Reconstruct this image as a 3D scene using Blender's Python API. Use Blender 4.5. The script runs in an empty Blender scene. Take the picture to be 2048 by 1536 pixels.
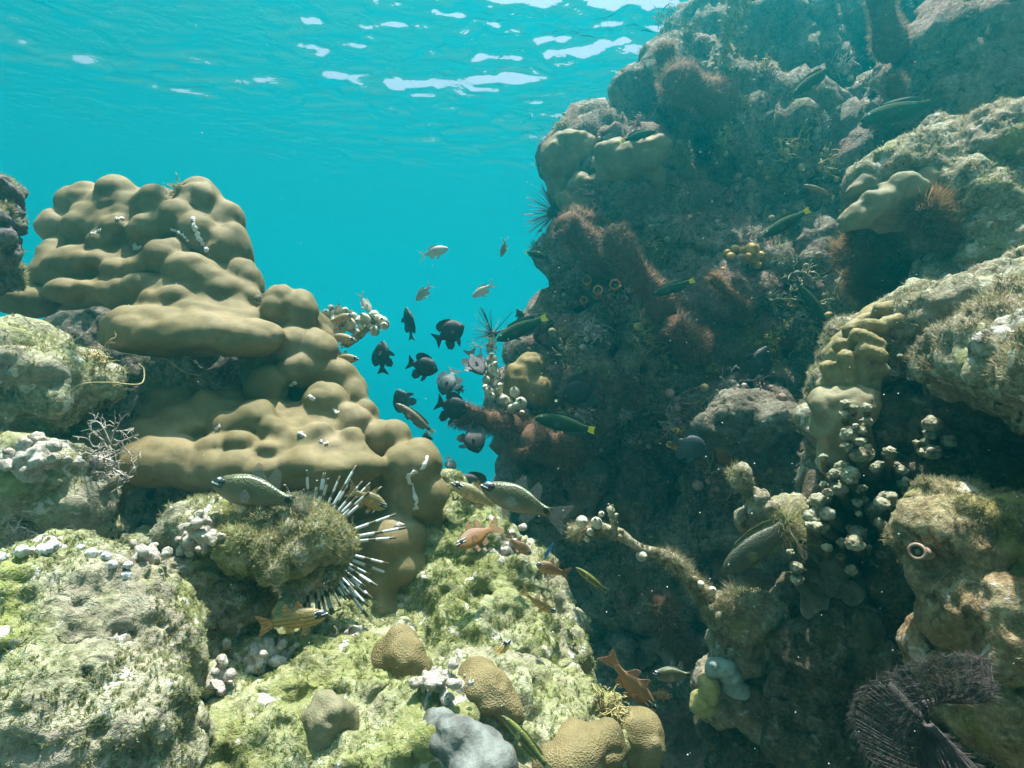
import bpy, math, random
import numpy as np
from mathutils import Vector, Matrix
from mathutils.bvhtree import BVHTree

R = math.radians
random.seed(7)
rng = np.random.default_rng(7)
scene = bpy.context.scene
COL = scene.collection

# ------------------------------------------------------------------ camera
PITCH = R(-3.0)
FPX = 1138.0                       # focal length in photo pixels (2048 wide)
cam_data = bpy.data.cameras.new("camera")
cam_data.sensor_width = 36.0
cam_data.lens = 36.0 * FPX / 2048.0
cam_data.clip_start = 0.02
cam_data.clip_end = 400.0
cam = bpy.data.objects.new("camera", cam_data)
cam.location = (0, 0, 0)
cam.rotation_euler = (R(90) + PITCH, 0, 0)
COL.objects.link(cam)
scene.camera = cam
FWD = np.array([0, math.cos(PITCH), math.sin(PITCH)])
UP = np.array([0, -math.sin(PITCH), math.cos(PITCH)])
RT = np.array([1.0, 0, 0])


def ray(px, py):
    return FWD + RT * ((px - 1024.0) / FPX) - UP * ((py - 768.0) / FPX)


def P(px, py, d):
    return ray(px, py) * d


# ------------------------------------------------------------------ sky, sun, exposure
SUN_EL, SUN_AZ = R(78), R(14)       # azimuth clockwise from the view direction (+Y)
world = bpy.data.worlds.new("World")
scene.world = world
world.use_nodes = True
wn = world.node_tree.nodes
sky = wn.new("ShaderNodeTexSky")
sky.sky_type = 'NISHITA'
sky.sun_disc = False
sky.dust_density = 6.0
sky.ozone_density = .6
sky.sun_elevation = SUN_EL
sky.sun_rotation = SUN_AZ
bg = wn["Background"]
bg.inputs["Strength"].default_value = 0.065
world.node_tree.links.new(sky.outputs["Color"], bg.inputs["Color"])

sun_data = bpy.data.lights.new("sun", 'SUN')
sun_data.energy = 5.0
sun_data.angle = R(0.6)
sun_data.color = (1.0, 0.955, 0.88)
sun = bpy.data.objects.new("sun", sun_data)
sd = Vector((math.cos(SUN_EL) * math.sin(SUN_AZ), math.cos(SUN_EL) * math.cos(SUN_AZ), math.sin(SUN_EL)))
sun.rotation_euler = sd.to_track_quat('Z', 'Y').to_euler()
sun.location = (0, 0, 20)
COL.objects.link(sun)

scene.view_settings.view_transform = 'Standard'
scene.view_settings.look = 'None'
scene.view_settings.exposure = 1.62
scene.view_settings.gamma = 1.0
scene.render.engine = 'CYCLES'
cy = scene.cycles
cy.max_bounces = 5
cy.diffuse_bounces = 2
cy.glossy_bounces = 2
cy.transmission_bounces = 2
cy.volume_bounces = 2
cy.transparent_max_bounces = 12
cy.use_denoising = True
cy.sample_clamp_indirect = 4.0
cy.use_adaptive_sampling = True
cy.adaptive_threshold = 0.02


# ------------------------------------------------------------------ helpers: objects and tags
def tag(o, label=None, cat=None, group=None, kind=None):
    if label: o["label"] = label
    if cat: o["category"] = cat
    if group: o["group"] = group
    if kind or cat: o["kind"] = kind or "thing"
    return o


def link(o, parent=None):
    COL.objects.link(o)
    if parent is not None:
        o.parent = parent
    return o


def empty(name, loc, label, cat, group=None):
    o = bpy.data.objects.new(name, None)
    o.empty_display_size = 0.02
    o.location = [float(v) for v in loc]
    link(o)
    return tag(o, label, cat, group)


def mesh_np(name, V, F, mat=None, parent=None, smooth=True, origin=None):
    """V (n,3) array; F list of face lists or an (m,k) array. Object origin put at `origin`."""
    V = np.asarray(V, dtype=np.float64)
    if origin is None:
        origin = V.mean(axis=0) if parent is None else np.zeros(3)
    V = V - np.asarray(origin)
    me = bpy.data.meshes.new(name)
    if isinstance(F, np.ndarray):
        m, k = F.shape
        me.vertices.add(len(V)); me.vertices.foreach_set("co", V.astype(np.float32).ravel())
        me.loops.add(m * k); me.loops.foreach_set("vertex_index", F.astype(np.int32).ravel())
        me.polygons.add(m)
        me.polygons.foreach_set("loop_start", np.arange(0, m * k, k, dtype=np.int32))
        me.update(calc_edges=True)
        me.validate()
    else:
        me.from_pydata([tuple(v) for v in V], [], F)
        me.update()
    if smooth:
        me.polygons.foreach_set("use_smooth", np.ones(len(me.polygons), dtype=bool))
    if mat: me.materials.append(mat)
    o = bpy.data.objects.new(name, me)
    o.location = [float(v) for v in origin]
    link(o, parent)
    return o


# ------------------------------------------------------------------ helpers: noise
def _h(ix, iy, iz, seed):
    h = (ix * 374761393 + iy * 668265263 + iz * 2147483647 + seed * 1274126177) & 0xFFFFFFFF
    h = ((h ^ (h >> 13)) * 1274126177) & 0xFFFFFFFF
    h = ((h ^ (h >> 16)) * 2246822519) & 0xFFFFFFFF
    return ((h ^ (h >> 15)) & 0xFFFFFF) / float(0xFFFFFF)


def vnoise(p, seed=0):
    i = np.floor(p).astype(np.int64)
    f = p - i
    u = f * f * f * (f * (f * 6 - 15) + 10)
    x, y, z = i[:, 0], i[:, 1], i[:, 2]
    r = 0
    for dx in (0, 1):
        wx = u[:, 0] if dx else 1 - u[:, 0]
        for dy in (0, 1):
            wy = u[:, 1] if dy else 1 - u[:, 1]
            for dz in (0, 1):
                wz = u[:, 2] if dz else 1 - u[:, 2]
                r = r + _h(x + dx, y + dy, z + dz, seed) * wx * wy * wz
    return r * 2 - 1


def fbm(p, wl, octv=4, gain=0.5, seed=0, ridged=False):
    r, a, f = 0, 1.0, 1.0 / wl
    for k in range(octv):
        n = vnoise(p * f + 17.3 * k, seed + k)
        if ridged: n = 1 - 2 * np.abs(n)
        r = r + a * n
        a *= gain; f *= 2.03
    return r


def worley(p, wl, seed=0):
    q = p / wl
    i = np.floor(q).astype(np.int64)
    best = np.full(len(p), 9.0)
    for dx in (-1, 0, 1):
        for dy in (-1, 0, 1):
            for dz in (-1, 0, 1):
                c = i + np.array([dx, dy, dz])
                jx = _h(c[:, 0], c[:, 1], c[:, 2], seed)
                jy = _h(c[:, 0], c[:, 1], c[:, 2], seed + 11)
                jz = _h(c[:, 0], c[:, 1], c[:, 2], seed + 23)
                d = (c[:, 0] + jx - q[:, 0]) ** 2 + (c[:, 1] + jy - q[:, 1]) ** 2 + (c[:, 2] + jz - q[:, 2]) ** 2
                best = np.minimum(best, d)
    return np.sqrt(best)


# ------------------------------------------------------------------ helpers: blobs
def ico(sub):
    t = (1 + 5 ** .5) / 2
    V = [(-1, t, 0), (1, t, 0), (-1, -t, 0), (1, -t, 0), (0, -1, t), (0, 1, t), (0, -1, -t), (0, 1, -t),
         (t, 0, -1), (t, 0, 1), (-t, 0, -1), (-t, 0, 1)]
    V = [np.array(v) / np.linalg.norm(v) for v in V]
    F = [(0, 11, 5), (0, 5, 1), (0, 1, 7), (0, 7, 10), (0, 10, 11), (1, 5, 9), (5, 11, 4), (11, 10, 2), (10, 7, 6),
         (7, 1, 8), (3, 9, 4), (3, 4, 2), (3, 2, 6), (3, 6, 8), (3, 8, 9), (4, 9, 5), (2, 4, 11), (6, 2, 10), (8, 6, 7), (9, 8, 1)]
    for _ in range(sub):
        mid, G = {}, []
        def m(a, b):
            k = (min(a, b), max(a, b))
            if k not in mid:
                v = V[a] + V[b]; V.append(v / np.linalg.norm(v)); mid[k] = len(V) - 1
            return mid[k]
        for a, b, c in F:
            ab, bc, ca = m(a, b), m(b, c), m(c, a)
            G += [(a, ab, ca), (b, bc, ab), (c, ca, bc), (ab, bc, ca)]
        F = G
    return np.array(V), np.array(F)


ICO1, ICO2, ICO3 = ico(1), ico(2), ico(3)


def ell(px, py, d, rx, ry=None, rz=None, rot=0.0):
    """an ellipsoid blob given in photo pixels at view depth d (metres)"""
    ry = ry or rx
    rz = rz or (rx + ry) / 2
    s = d / FPX
    c, q = math.cos(R(rot)), math.sin(R(rot))
    a1 = RT * c + UP * q
    a2 = -RT * q + UP * c
    return P(px, py, d), np.stack([a1 * rx * s, a2 * ry * s, FWD * rz * s])


def blob_arrays(ells, tpl=None):
    V0, F0 = tpl or ICO3
    Vs, Fs, n = [], [], 0
    for c, M in ells:
        Vs.append(V0 @ M + c)
        F = F0 if np.linalg.det(M) > 0 else F0[:, ::-1]
        Fs.append(F + n); n += len(V0)
    return np.concatenate(Vs), np.concatenate(Fs)


def evaluated(me, setup):
    o = bpy.data.objects.new("tmp", me)
    COL.objects.link(o)
    setup(o)
    dg = bpy.context.evaluated_depsgraph_get()
    e = o.evaluated_get(dg)
    r = bpy.data.meshes.new_from_object(e)
    bpy.data.objects.remove(o)
    return r


def remesh(ells, voxel, smooth=6):
    """union of the blobs as one skin; returns vertices, quads and vertex normals"""
    V, F = blob_arrays(ells)
    me = bpy.data.meshes.new("tmp")
    me.from_pydata([tuple(v) for v in V], [], [tuple(int(i) for i in f) for f in F])
    me.update()
    def setup(o):
        m = o.modifiers.new("r", 'REMESH'); m.mode = 'VOXEL'; m.voxel_size = voxel; m.adaptivity = 0
        if smooth:
            s = o.modifiers.new("s", 'SMOOTH'); s.factor = 0.5; s.iterations = smooth
    r = evaluated(me, setup)
    return mesh_arrays(r)


def mesh_arrays(r):
    n = len(r.vertices)
    V = np.empty(n * 3, np.float32); r.vertices.foreach_get("co", V); V = V.reshape(-1, 3).astype(np.float64)
    m = len(r.polygons)
    L = np.empty(m * 4, np.int32); r.loops.foreach_get("vertex_index", L); Q = L.reshape(-1, 4)
    bpy.data.meshes.remove(r)
    return V, Q, normals(V, Q)


def normals(V, Q):
    a, b, c, d = V[Q[:, 0]], V[Q[:, 1]], V[Q[:, 2]], V[Q[:, 3]]
    fn = np.cross(c - a, d - b)
    N = np.zeros_like(V)
    for k in range(4):
        for ax in range(3):
            N[:, ax] += np.bincount(Q[:, k], fn[:, ax], len(V))
    return N / np.maximum(np.linalg.norm(N, axis=1, keepdims=True), 1e-12)


def rough(V, Q, N, layers, seed=0):
    """push the skin in and out with several sizes of noise: (kind, wavelength, amplitude)"""
    for k, (kind, wl, amp) in enumerate(layers):
        if kind == 'f': h = fbm(V, wl, 3, .5, seed + 31 * k)
        elif kind == 'r': h = fbm(V, wl, 3, .5, seed + 31 * k, True)
        elif kind == 'k': h = .5 - np.minimum(worley(V + .15 * wl * np.stack([vnoise(V / wl, 5), vnoise(V / wl, 6), vnoise(V / wl, 7)], 1), wl, seed + 31 * k), .95) ** 2   # rounded knobs
        elif kind == 'l': h = fbm(V * np.array([.42, .42, 1.0]), wl, 3, .5, seed + 31 * k, True)                        # ledges
        elif kind == 'p': h = -np.clip(.38 - worley(V, wl, seed + 31 * k), 0, 1) * 2.6          # pits
        V = V + N * (h * amp)[:, None]
        N = normals(V, Q)
    return V, N


# ------------------------------------------------------------------ materials
def mat_new(name):
    m = bpy.data.materials.new(name)
    m.use_nodes = True
    nt = m.node_tree
    return m, nt, nt.nodes["Principled BSDF"], nt.nodes["Material Output"]


def nd(nt, t, **kw):
    n = nt.nodes.new(t)
    for k, v in kw.items():
        if k in n.inputs.keys(): n.inputs[k].default_value = v
        else: setattr(n, k, v)
    return n


def noise_node(nt, co, scale, detail=3.0, rough_=0.55, dist=0.0, off=0.0):
    n = nd(nt, "ShaderNodeTexNoise", Scale=scale, Detail=detail, Roughness=rough_, Distortion=dist)
    if off:
        mp = nd(nt, "ShaderNodeMapping"); mp.inputs["Location"].default_value = (off, off * 1.7, -off)
        nt.links.new(co, mp.inputs["Vector"]); co = mp.outputs["Vector"]
    nt.links.new(co, n.inputs["Vector"])
    return n.outputs["Fac"]


def ramp(nt, fac, stops, interp='LINEAR'):
    n = nd(nt, "ShaderNodeValToRGB")
    n.color_ramp.interpolation = interp
    e = n.color_ramp.elements
    while len(e) < len(stops): e.new(0.5)
    for k, (p, c) in enumerate(stops):
        e[k].position = p
        e[k].color = (c, c, c, 1) if not isinstance(c, tuple) else (*c, 1)
    nt.links.new(fac, n.inputs["Fac"])
    return n.outputs["Color"]


def mix(nt, fac, a, b, mode='MIX'):
    n = nd(nt, "ShaderNodeMix", data_type='RGBA', blend_type=mode)
    for s, v in ((n.inputs["Factor"], fac), (n.inputs["A"] if False else n.inputs[6], a), (n.inputs[7], b)):
        if isinstance(v, (int, float)): s.default_value = v
        elif isinstance(v, tuple): s.default_value = (*v, 1)
        else: nt.links.new(v, s)
    return n.outputs[2]


def bump(nt, h, strength, dist, normal=None):
    n = nd(nt, "ShaderNodeBump", Strength=strength, Distance=dist)
    nt.links.new(h, n.inputs["Height"])
    if normal is not None: nt.links.new(normal, n.inputs["Normal"])
    return n.outputs["Normal"]


def coords(nt):
    return nd(nt, "ShaderNodeTexCoord").outputs["Object"]


def rock_mat(name, cols, scale=1.0, bumpd=0.006, green=None, gamt=(.5, .62), spec=.15, white=.0):
    """mottled reef rock: cols = dark, mid, light, accent"""
    m, nt, b, out = mat_new(name)
    co = coords(nt)
    dark, mid, light, acc = cols
    n1 = noise_node(nt, co, 14 * scale, 6, .68)
    n2 = noise_node(nt, co, 55 * scale, 5, .7, .4, 3.1)
    n3 = noise_node(nt, co, 5 * scale, 3, .6, .5, 7.7)
    c = ramp(nt, n1, [(.34, dark), (.47, mid), (.60, light)])
    fine = ramp(nt, n2, [(.36, dark), (.5, mid), (.64, light)])
    c = mix(nt, .55, c, fine)
    n5 = noise_node(nt, co, 150 * scale, 3, .7, .2, 9.9)
    c = mix(nt, .35, c, ramp(nt, n5, [(.36, dark), (.5, mid), (.62, light)]))
    n6 = noise_node(nt, co, 34 * scale, 4, .6, 1.0, 15.5)
    c = mix(nt, ramp(nt, n6, [(.33, .85), (.42, 0.0)]), c, tuple(.5 * v for v in dark))
    c = mix(nt, ramp(nt, n3, [(.50, 0.0), (.64, .5)]), c, acc)
    if green:
        g = noise_node(nt, co, 7 * scale, 5, .65, .3, 12.2)
        g2 = noise_node(nt, co, 120 * scale, 3, .7, 0, 1.3)
        gc = mix(nt, g2, tuple(.45 * v for v in green), tuple(min(1, 1.5 * v) for v in green))
        c = mix(nt, ramp(nt, g, [(gamt[0], 0.0), (gamt[1], .72)]), c, gc)
    if white:
        w = noise_node(nt, co, 30 * scale, 4, .6, .8, 21.0)
        c = mix(nt, ramp(nt, w, [(.60, 0.0), (.66, white)]), c, (.62, .60, .58))
    nt.links.new(c, b.inputs["Base Color"])
    b.inputs["Roughness"].default_value = .85
    b.inputs["Specular IOR Level"].default_value = spec
    h1 = noise_node(nt, co, 90 * scale, 5, .7, .3, 4.4)
    v = nd(nt, "ShaderNodeTexVoronoi", Scale=70 * scale)
    nt.links.new(co, v.inputs["Vector"])
    nrm = bump(nt, v.outputs["Distance"], .55, bumpd)
    nrm = bump(nt, h1, 1.0, bumpd * 1.5, nrm)
    nt.links.new(nrm, b.inputs["Normal"])
    return m


def porites_mat(name, a, bcol, tip, pore=720.0, pb=.3):
    """smooth lobe coral: fine pores all over"""
    m, nt, b, out = mat_new(name)
    co = coords(nt)
    n1 = noise_node(nt, co, 9, 4, .6)
    n2 = noise_node(nt, co, 60, 4, .6, 0, 5.0)
    c = ramp(nt, n1, [(.35, a), (.55, bcol), (.72, tip)])
    c = mix(nt, ramp(nt, n2, [(.35, .35), (.65, 0.0)]), c, tuple(.6 * v for v in a))
    v = nd(nt, "ShaderNodeTexVoronoi", Scale=pore)
    nt.links.new(co, v.inputs["Vector"])
    c = mix(nt, ramp(nt, v.outputs["Distance"], [(.0, .40), (.55, 0.0)]), c, tuple(.42 * v for v in a))
    nt.links.new(c, b.inputs["Base Color"])
    b.inputs["Roughness"].default_value = .7
    b.inputs["Specular IOR Level"].default_value = .2
    nrm = bump(nt, v.outputs["Distance"], pb, .0014)
    nrm = bump(nt, n2, .25, .004, nrm)
    nt.links.new(nrm, b.inputs["Normal"])
    return m


def plain_mat(name, col, var=.35, scale=80, rough_=.7, spec=.25, island=False, bumpd=0.0, col2=None):
    m, nt, b, out = mat_new(name)
    co = coords(nt)
    n1 = noise_node(nt, co, scale, 4, .6)
    lo = tuple(v * (1 - var) for v in col)
    hi = col2 or tuple(min(1, v * (1 + var)) for v in col)
    c = ramp(nt, n1, [(.35, lo), (.65, hi)])
    if island:
        g = nd(nt, "ShaderNodeNewGeometry").outputs["Random Per Island"]
        c = mix(nt, .6, c, ramp(nt, g, [(0.0, tuple(.45 * v for v in lo)), (.5, col), (1.0, tuple(min(1, 1.25 * v) for v in hi))]))
    nt.links.new(c, b.inputs["Base Color"])
    b.inputs["Roughness"].default_value = rough_
    b.inputs["Specular IOR Level"].default_value = spec
    if bumpd:
        nt.links.new(bump(nt, n1, .8, bumpd), b.inputs["Normal"])
    if island:                     # thin blades let light through
        tl = nd(nt, "ShaderNodeBsdfTranslucent"); nt.links.new(c, tl.inputs["Color"])
        mx = nd(nt, "ShaderNodeMixShader"); mx.inputs[0].default_value = .5
        nt.links.new(b.outputs[0], mx.inputs[1]); nt.links.new(tl.outputs[0], mx.inputs[2])
        nt.links.new(mx.outputs[0], out.inputs["Surface"])
    return m


# ------------------------------------------------------------------ water, seabed, haze
SURF_Z = 1.95


def build_water():
    # a grid that is fine near the reef and coarse far away, with real waves
    u = np.linspace(-1, 1, 640)
    g = np.sign(u) * (np.abs(u) * 5 + np.abs(u) ** 7 * 92)
    X, Y = np.meshgrid(g, g + 3.0)
    p = np.stack([X.ravel(), Y.ravel(), np.zeros(X.size)], 1)
    q = p * np.array([1, 1.25, 1])
    w1 = fbm(q + .12 * np.stack([vnoise(q * 4, 1), vnoise(q * 4, 2), 0 * q[:, 0]], 1), .46, 2, .55, 3)
    w2 = fbm(q * np.array([1, 1.2, 1]), .17, 2, .5, 9)
    gust = np.clip(fbm(q, 1.6, 2, .5, 40) + .75, .15, 1.35)
    h = gust * (.030 * np.tanh(5.0 * (w1 - .24)) + .011 * np.tanh(4.5 * (w2 - .22)))
    far = np.clip((np.hypot(p[:, 0], p[:, 1]) - 3.4) / 3.4, 0, 1)
    p[:, 2] = SURF_Z + h * (1 - .93 * far * far * (3 - 2 * far))
    n = len(u)
    idx = np.arange(n * n).reshape(n, n)
    F = np.stack([idx[:-1, :-1].ravel(), idx[:-1, 1:].ravel(), idx[1:, 1:].ravel(), idx[1:, :-1].ravel()], 1)
    m = bpy.data.materials.new("water surface seen from below")
    m.use_nodes = True
    nt = m.node_tree
    nt.nodes.remove(nt.nodes["Principled BSDF"])
    co = coords(nt)
    n1 = noise_node(nt, co, 4.5, 3, .55, .6)
    n2 = noise_node(nt, co, 13, 2, .5, .3, 3.0)
    nrm = bump(nt, n1, .3, .03)
    nrm = bump(nt, n2, .4, .018, nrm)
    fr = nd(nt, "ShaderNodeFresnel", IOR=1.33)
    nt.links.new(nrm, fr.inputs["Normal"])
    tr = nd(nt, "ShaderNodeBsdfTransparent")
    gl = nd(nt, "ShaderNodeBsdfGlossy", Roughness=.14)
    gl.inputs["Color"].default_value = (.95, .97, 1, 1)
    nt.links.new(nrm, gl.inputs["Normal"])
    mx = nd(nt, "ShaderNodeMixShader")
    nt.links.new(fr.outputs[0], mx.inputs[0])
    nt.links.new(tr.outputs[0], mx.inputs[1])
    nt.links.new(gl.outputs[0], mx.inputs[2])
    nt.links.new(mx.outputs[0], nt.nodes["Material Output"].inputs["Surface"])
    o = mesh_np("water", p, F, m)
    tag(o, "rippled underside of the sea surface with bright patches of sky", "water", kind="structure")


def build_seabed():
    u = np.linspace(-1, 1, 160)
    g = np.sign(u) * (np.abs(u) * 8 + np.abs(u) ** 4 * 90)
    X, Y = np.meshgrid(g, g + 2)
    p = np.stack([X.ravel(), Y.ravel(), np.zeros(X.size)], 1)
    far = np.clip((p[:, 1] - 1.3) / 9, 0, 1) ** .7
    p[:, 2] = -1.15 - 9.5 * far + .10 * fbm(p, .8, 3, .5, 3) * (1 + 3 * far)
    n = len(u)
    idx = np.arange(n * n).reshape(n, n)
    F = np.stack([idx[:-1, :-1].ravel(), idx[:-1, 1:].ravel(), idx[1:, 1:].ravel(), idx[1:, :-1].ravel()], 1)
    m = rock_mat("dim sandy rubble", ((.05, .05, .04), (.13, .13, .10), (.25, .24, .2), (.08, .1, .05)), .35)
    o = mesh_np("seabed", p, F, m)
    tag(o, "deep rubble seabed falling away between the reefs", "seabed", kind="structure")


def build_haze():
    x, y0, y1, z0, z1 = 101, -100, 106, -14.5, SURF_Z + .25
    V = [(-x, y0, z0), (x, y0, z0), (x, y1, z0), (-x, y1, z0), (-x, y0, z1), (x, y0, z1), (x, y1, z1), (-x, y1, z1)]
    F = [(3, 2, 1, 0), (4, 5, 6, 7), (0, 1, 5, 4), (1, 2, 6, 5), (2, 3, 7, 6), (3, 0, 4, 7)]
    m = bpy.data.materials.new("sea water haze")
    m.use_nodes = True
    nt = m.node_tree
    nt.nodes.remove(nt.nodes["Principled BSDF"])
    v = nd(nt, "ShaderNodeVolumePrincipled")
    v.inputs["Color"].default_value = (.012, .68, .79, 1)
    v.inputs["Density"].default_value = .084
    v.inputs["Anisotropy"].default_value = .78
    nt.links.new(v.outputs[0], nt.nodes["Material Output"].inputs["Volume"])
    o = mesh_np("haze", np.array(V, float), F, m, smooth=False)
    tag(o, "blue green haze of the sea water", "haze", kind="stuff")


build_water()
build_seabed()
build_haze()

# ------------------------------------------------------------------ the big reef masses
REEF = []       # (object, V, Q, N) used for dropping growths on the surface


def mass(name, ells, voxel, layers, mat, label, cat, smooth=5, seed=0, group=None):
    V, Q, N = remesh([ell(*e) if len(e) != 2 else (np.array(e[0], float), np.diag(np.array(e[1], float))) for e in ells], voxel, smooth)
    V, N = rough(V, Q, N, layers, seed)
    o = mesh_np(name, V, Q, mat, origin=V.mean(axis=0))
    tag(o, label, cat, group)
    REEF.append((o, V, Q, N))
    return o


M_PORITES = porites_mat("olive brown lobe coral", (.138, .112, .050), (.212, .168, .082), (.30, .235, .15))
M_ROCK_L = rock_mat("pale algae mottled rock", ((.04, .042, .022), (.215, .22, .115), (.52, .51, .37), (.30, .25, .22)), 1.0, .006, (.22, .25, .06), (.5, .64), white=.7)
M_ROCK_G = rock_mat("green turf rock", ((.05, .055, .03), (.215, .23, .11), (.53, .52, .37), (.32, .27, .21)), 1.0, .006, (.20, .215, .065), (.42, .60), white=.8)
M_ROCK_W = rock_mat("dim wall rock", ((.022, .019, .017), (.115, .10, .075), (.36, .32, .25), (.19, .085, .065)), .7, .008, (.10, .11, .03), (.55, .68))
M_ROCK_R = rock_mat("brown ledge rock", ((.045, .04, .025), (.20, .185, .11), (.50, .48, .36), (.25, .18, .13)), 1.0, .006, (.22, .25, .06), (.56, .68), white=.6)

LAY_SMOOTH = [('f', .12, .006), ('k', .052, .014), ('f', .05, .003)]
LAY_ROCK = [('f', .18, .028), ('r', .08, .014), ('k', .045, .014), ('p', .045, .016), ('k', .018, .005), ('f', .012, .002)]
LAY_WALL = [('f', .45, .085), ('l', .22, .060), ('r', .18, .030), ('k', .085, .040), ('p', .10, .035), ('f', .035, .010)]

CORAL_L = [
    # upper head: one body with small knobs on it
    (290, 480, 1.26, 165, 95, 105), (340, 560, 1.22, 170, 80, 105), (200, 550, 1.20, 130, 60, 80), (420, 520, 1.24, 75, 120, 85), (60, 585, 1.24, 70, 45, 60), (450, 620, 1.22, 80, 90, 80), (120, 575, 1.22, 90, 45, 70),
    (167, 412, 1.25, 44, 42), (244, 402, 1.24, 38, 46), (318, 416, 1.21, 46, 44), (397, 402, 1.22, 46, 48), (456, 448, 1.24, 26, 42), (472, 505, 1.21, 26, 60), (488, 565, 1.18, 30, 45), (484, 605, 1.17, 26, 26),
    (112, 455, 1.22, 30, 34), (104, 508, 1.19, 36, 30), (160, 455, 1.19, 30, 28), (236, 457, 1.18, 32, 30), (205, 490, 1.17, 30, 24), (300, 462, 1.17, 40, 36), (348, 440, 1.17, 34, 40), (400, 470, 1.17, 36, 40), (440, 500, 1.17, 26, 40),
    (330, 512, 1.13, 40, 34), (285, 535, 1.13, 34, 24), (376, 545, 1.12, 40, 36), (420, 560, 1.13, 34, 36), (240, 545, 1.13, 34, 26), (190, 525, 1.15, 46, 26), (140, 545, 1.16, 36, 24),
    (164, 582, 1.12, 62, 27), (230, 585, 1.12, 50, 26), (51, 600, 1.14, 54, 25), (40, 560, 1.18, 36, 34), (290, 580, 1.12, 40, 28), (345, 585, 1.11, 34, 26), (445, 590, 1.12, 30, 28),
    # first shelf
    (390, 600, 1.14, 130, 56, 60), (300, 560, 1.17, 120, 50, 60), (400, 845, 1.03, 100, 50, 60), (295, 895, .985, 55, 58, 50),
    (390, 672, 1.05, 178, 40, 85), (300, 655, 1.04, 90, 38, 60), (470, 676, 1.04, 95, 36, 60), (390, 640, 1.12, 150, 46, 80), (345, 605, 1.10, 60, 32), (415, 622, 1.08, 40, 22), (478, 640, 1.09, 34, 26), (300, 632, 1.07, 40, 20), (380, 640, 1.05, 34, 18), (440, 645, 1.05, 34, 18),
    # column on the right
    (560, 612, 1.13, 36, 38), (608, 625, 1.14, 26, 46), (548, 650, 1.15, 34, 40), (585, 690, 1.11, 32, 40), (634, 700, 1.12, 30, 40), (600, 740, 1.10, 40, 34), (648, 755, 1.12, 30, 36), (682, 765, 1.13, 26, 34), (535, 775, 1.08, 36, 38), (706, 795, 1.12, 24, 30), (650, 800, 1.07, 40, 34), (735, 832, 1.11, 26, 30), (700, 838, 1.06, 36, 28),
    (590, 700, 1.2, 75, 110, 80), (640, 790, 1.2, 90, 80, 80), (550, 740, 1.2, 60, 80, 60),
    # second plate
    (500, 932, .97, 262, 44, 95), (640, 935, .96, 130, 44, 70), (330, 925, .95, 95, 48, 60), (520, 880, 1.07, 240, 78, 120), (380, 850, 1.06, 110, 66, 90), (660, 870, 1.08, 110, 70, 90),
    (372, 793, 1.06, 36, 32), (412, 808, 1.03, 34, 30), (345, 835, 1.02, 36, 28), (395, 850, 1.0, 34, 22), (450, 852, .99, 36, 24), (513, 835, 1.0, 36, 34), (555, 862, .98, 34, 26), (480, 885, .96, 34, 18), (425, 888, .96, 32, 18), (600, 880, .98, 36, 24), (545, 893, .95, 32, 16), (640, 862, .99, 34, 26), (660, 895, .97, 34, 22), (700, 880, 1.0, 34, 28), (715, 905, .98, 30, 22), (610, 905, .95, 30, 16), (370, 895, .96, 32, 18), (310, 880, .98, 36, 26),
    (752, 878, 1.07, 32, 32), (790, 880, 1.07, 32, 32), (330, 800, 1.05, 34, 26), (300, 835, 1.03, 34, 28), (455, 800, 1.06, 30, 26), (480, 845, .99, 30, 20), (290, 870, .99, 30, 22), (350, 865, .985, 28, 18),
    # lobes running down to the right
    (822, 932, 1.02, 58, 54), (850, 990, 1.02, 40, 48), (812, 985, 1.02, 48, 50), (842, 1040, 1.04, 44, 44), (800, 1035, 1.03, 50, 40),
    (785, 1085, .99, 66, 56), (735, 1085, 1.0, 52, 58), (800, 1130, .98, 54, 46), (760, 1160, .98, 60, 46), (770, 1208, .97, 62, 38), (690, 1110, 1.05, 45, 60),
    (640, 900, 1.14, 140, 85, 110), (720, 940, 1.12, 100, 80, 90), (790, 1040, 1.10, 76, 150, 80), (760, 1180, 1.06, 66, 70, 60),
]
CORAL_L = [(e[0], e[1], e[2] + (.018 if len(e) == 6 and e[5] >= 90 else -.007 if len(e) == 5 else 0)) + tuple(e[3:]) for e in CORAL_L]
coral_left = mass("lobe_coral", CORAL_L, .0065, LAY_SMOOTH, M_PORITES,
                  "large olive brown lobed coral colony stepping down in ledges at left", "coral", 5, 3)

ROCK_L = [
    (0, 735, .90, 66, 46), (85, 785, .93, 54, 42), (165, 775, .95, 46, 38), (190, 815, .97, 38, 42), (30, 810, .88, 120, 70),
    (60, 950, .82, 115, 64), (160, 985, .84, 70, 66), (200, 1030, .88, 50, 44), (60, 1010, .86, 120, 50),
 (150, 930, .98, 130, 120, 80), (280, 1090, .9, 60, 40),
    (250, 1230, .98, 230, 100, 70),
]
rock_back_left = mass("reef_rock", ROCK_L, .0055, LAY_ROCK, M_ROCK_L,
                      "sunlit mottled rock at the left edge below the ledges of the big lobed coral", "rock", 3, 11)

rock_edge = mass("reef_rock", [(-25, 425, .95, 50, 62), (2, 485, .95, 34, 42), (-36, 520, .97, 46, 40), (5, 400, .98, 30, 36)], .0038, [('f', .10, .016), ('r', .05, .014), ('k', .022, .012), ('p', .03, .012), ('k', .011, .004)],
     rock_mat("greyish rock darkened as shade", ((.02, .02, .018), (.10, .10, .08), (.32, .31, .26), (.15, .12, .14)), 1.2), "knobbly rock coloured dark as shade at the far left edge above the coral ledge", "rock", 1, 19)  # shade on this edge rock is put into its darker colour

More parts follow.
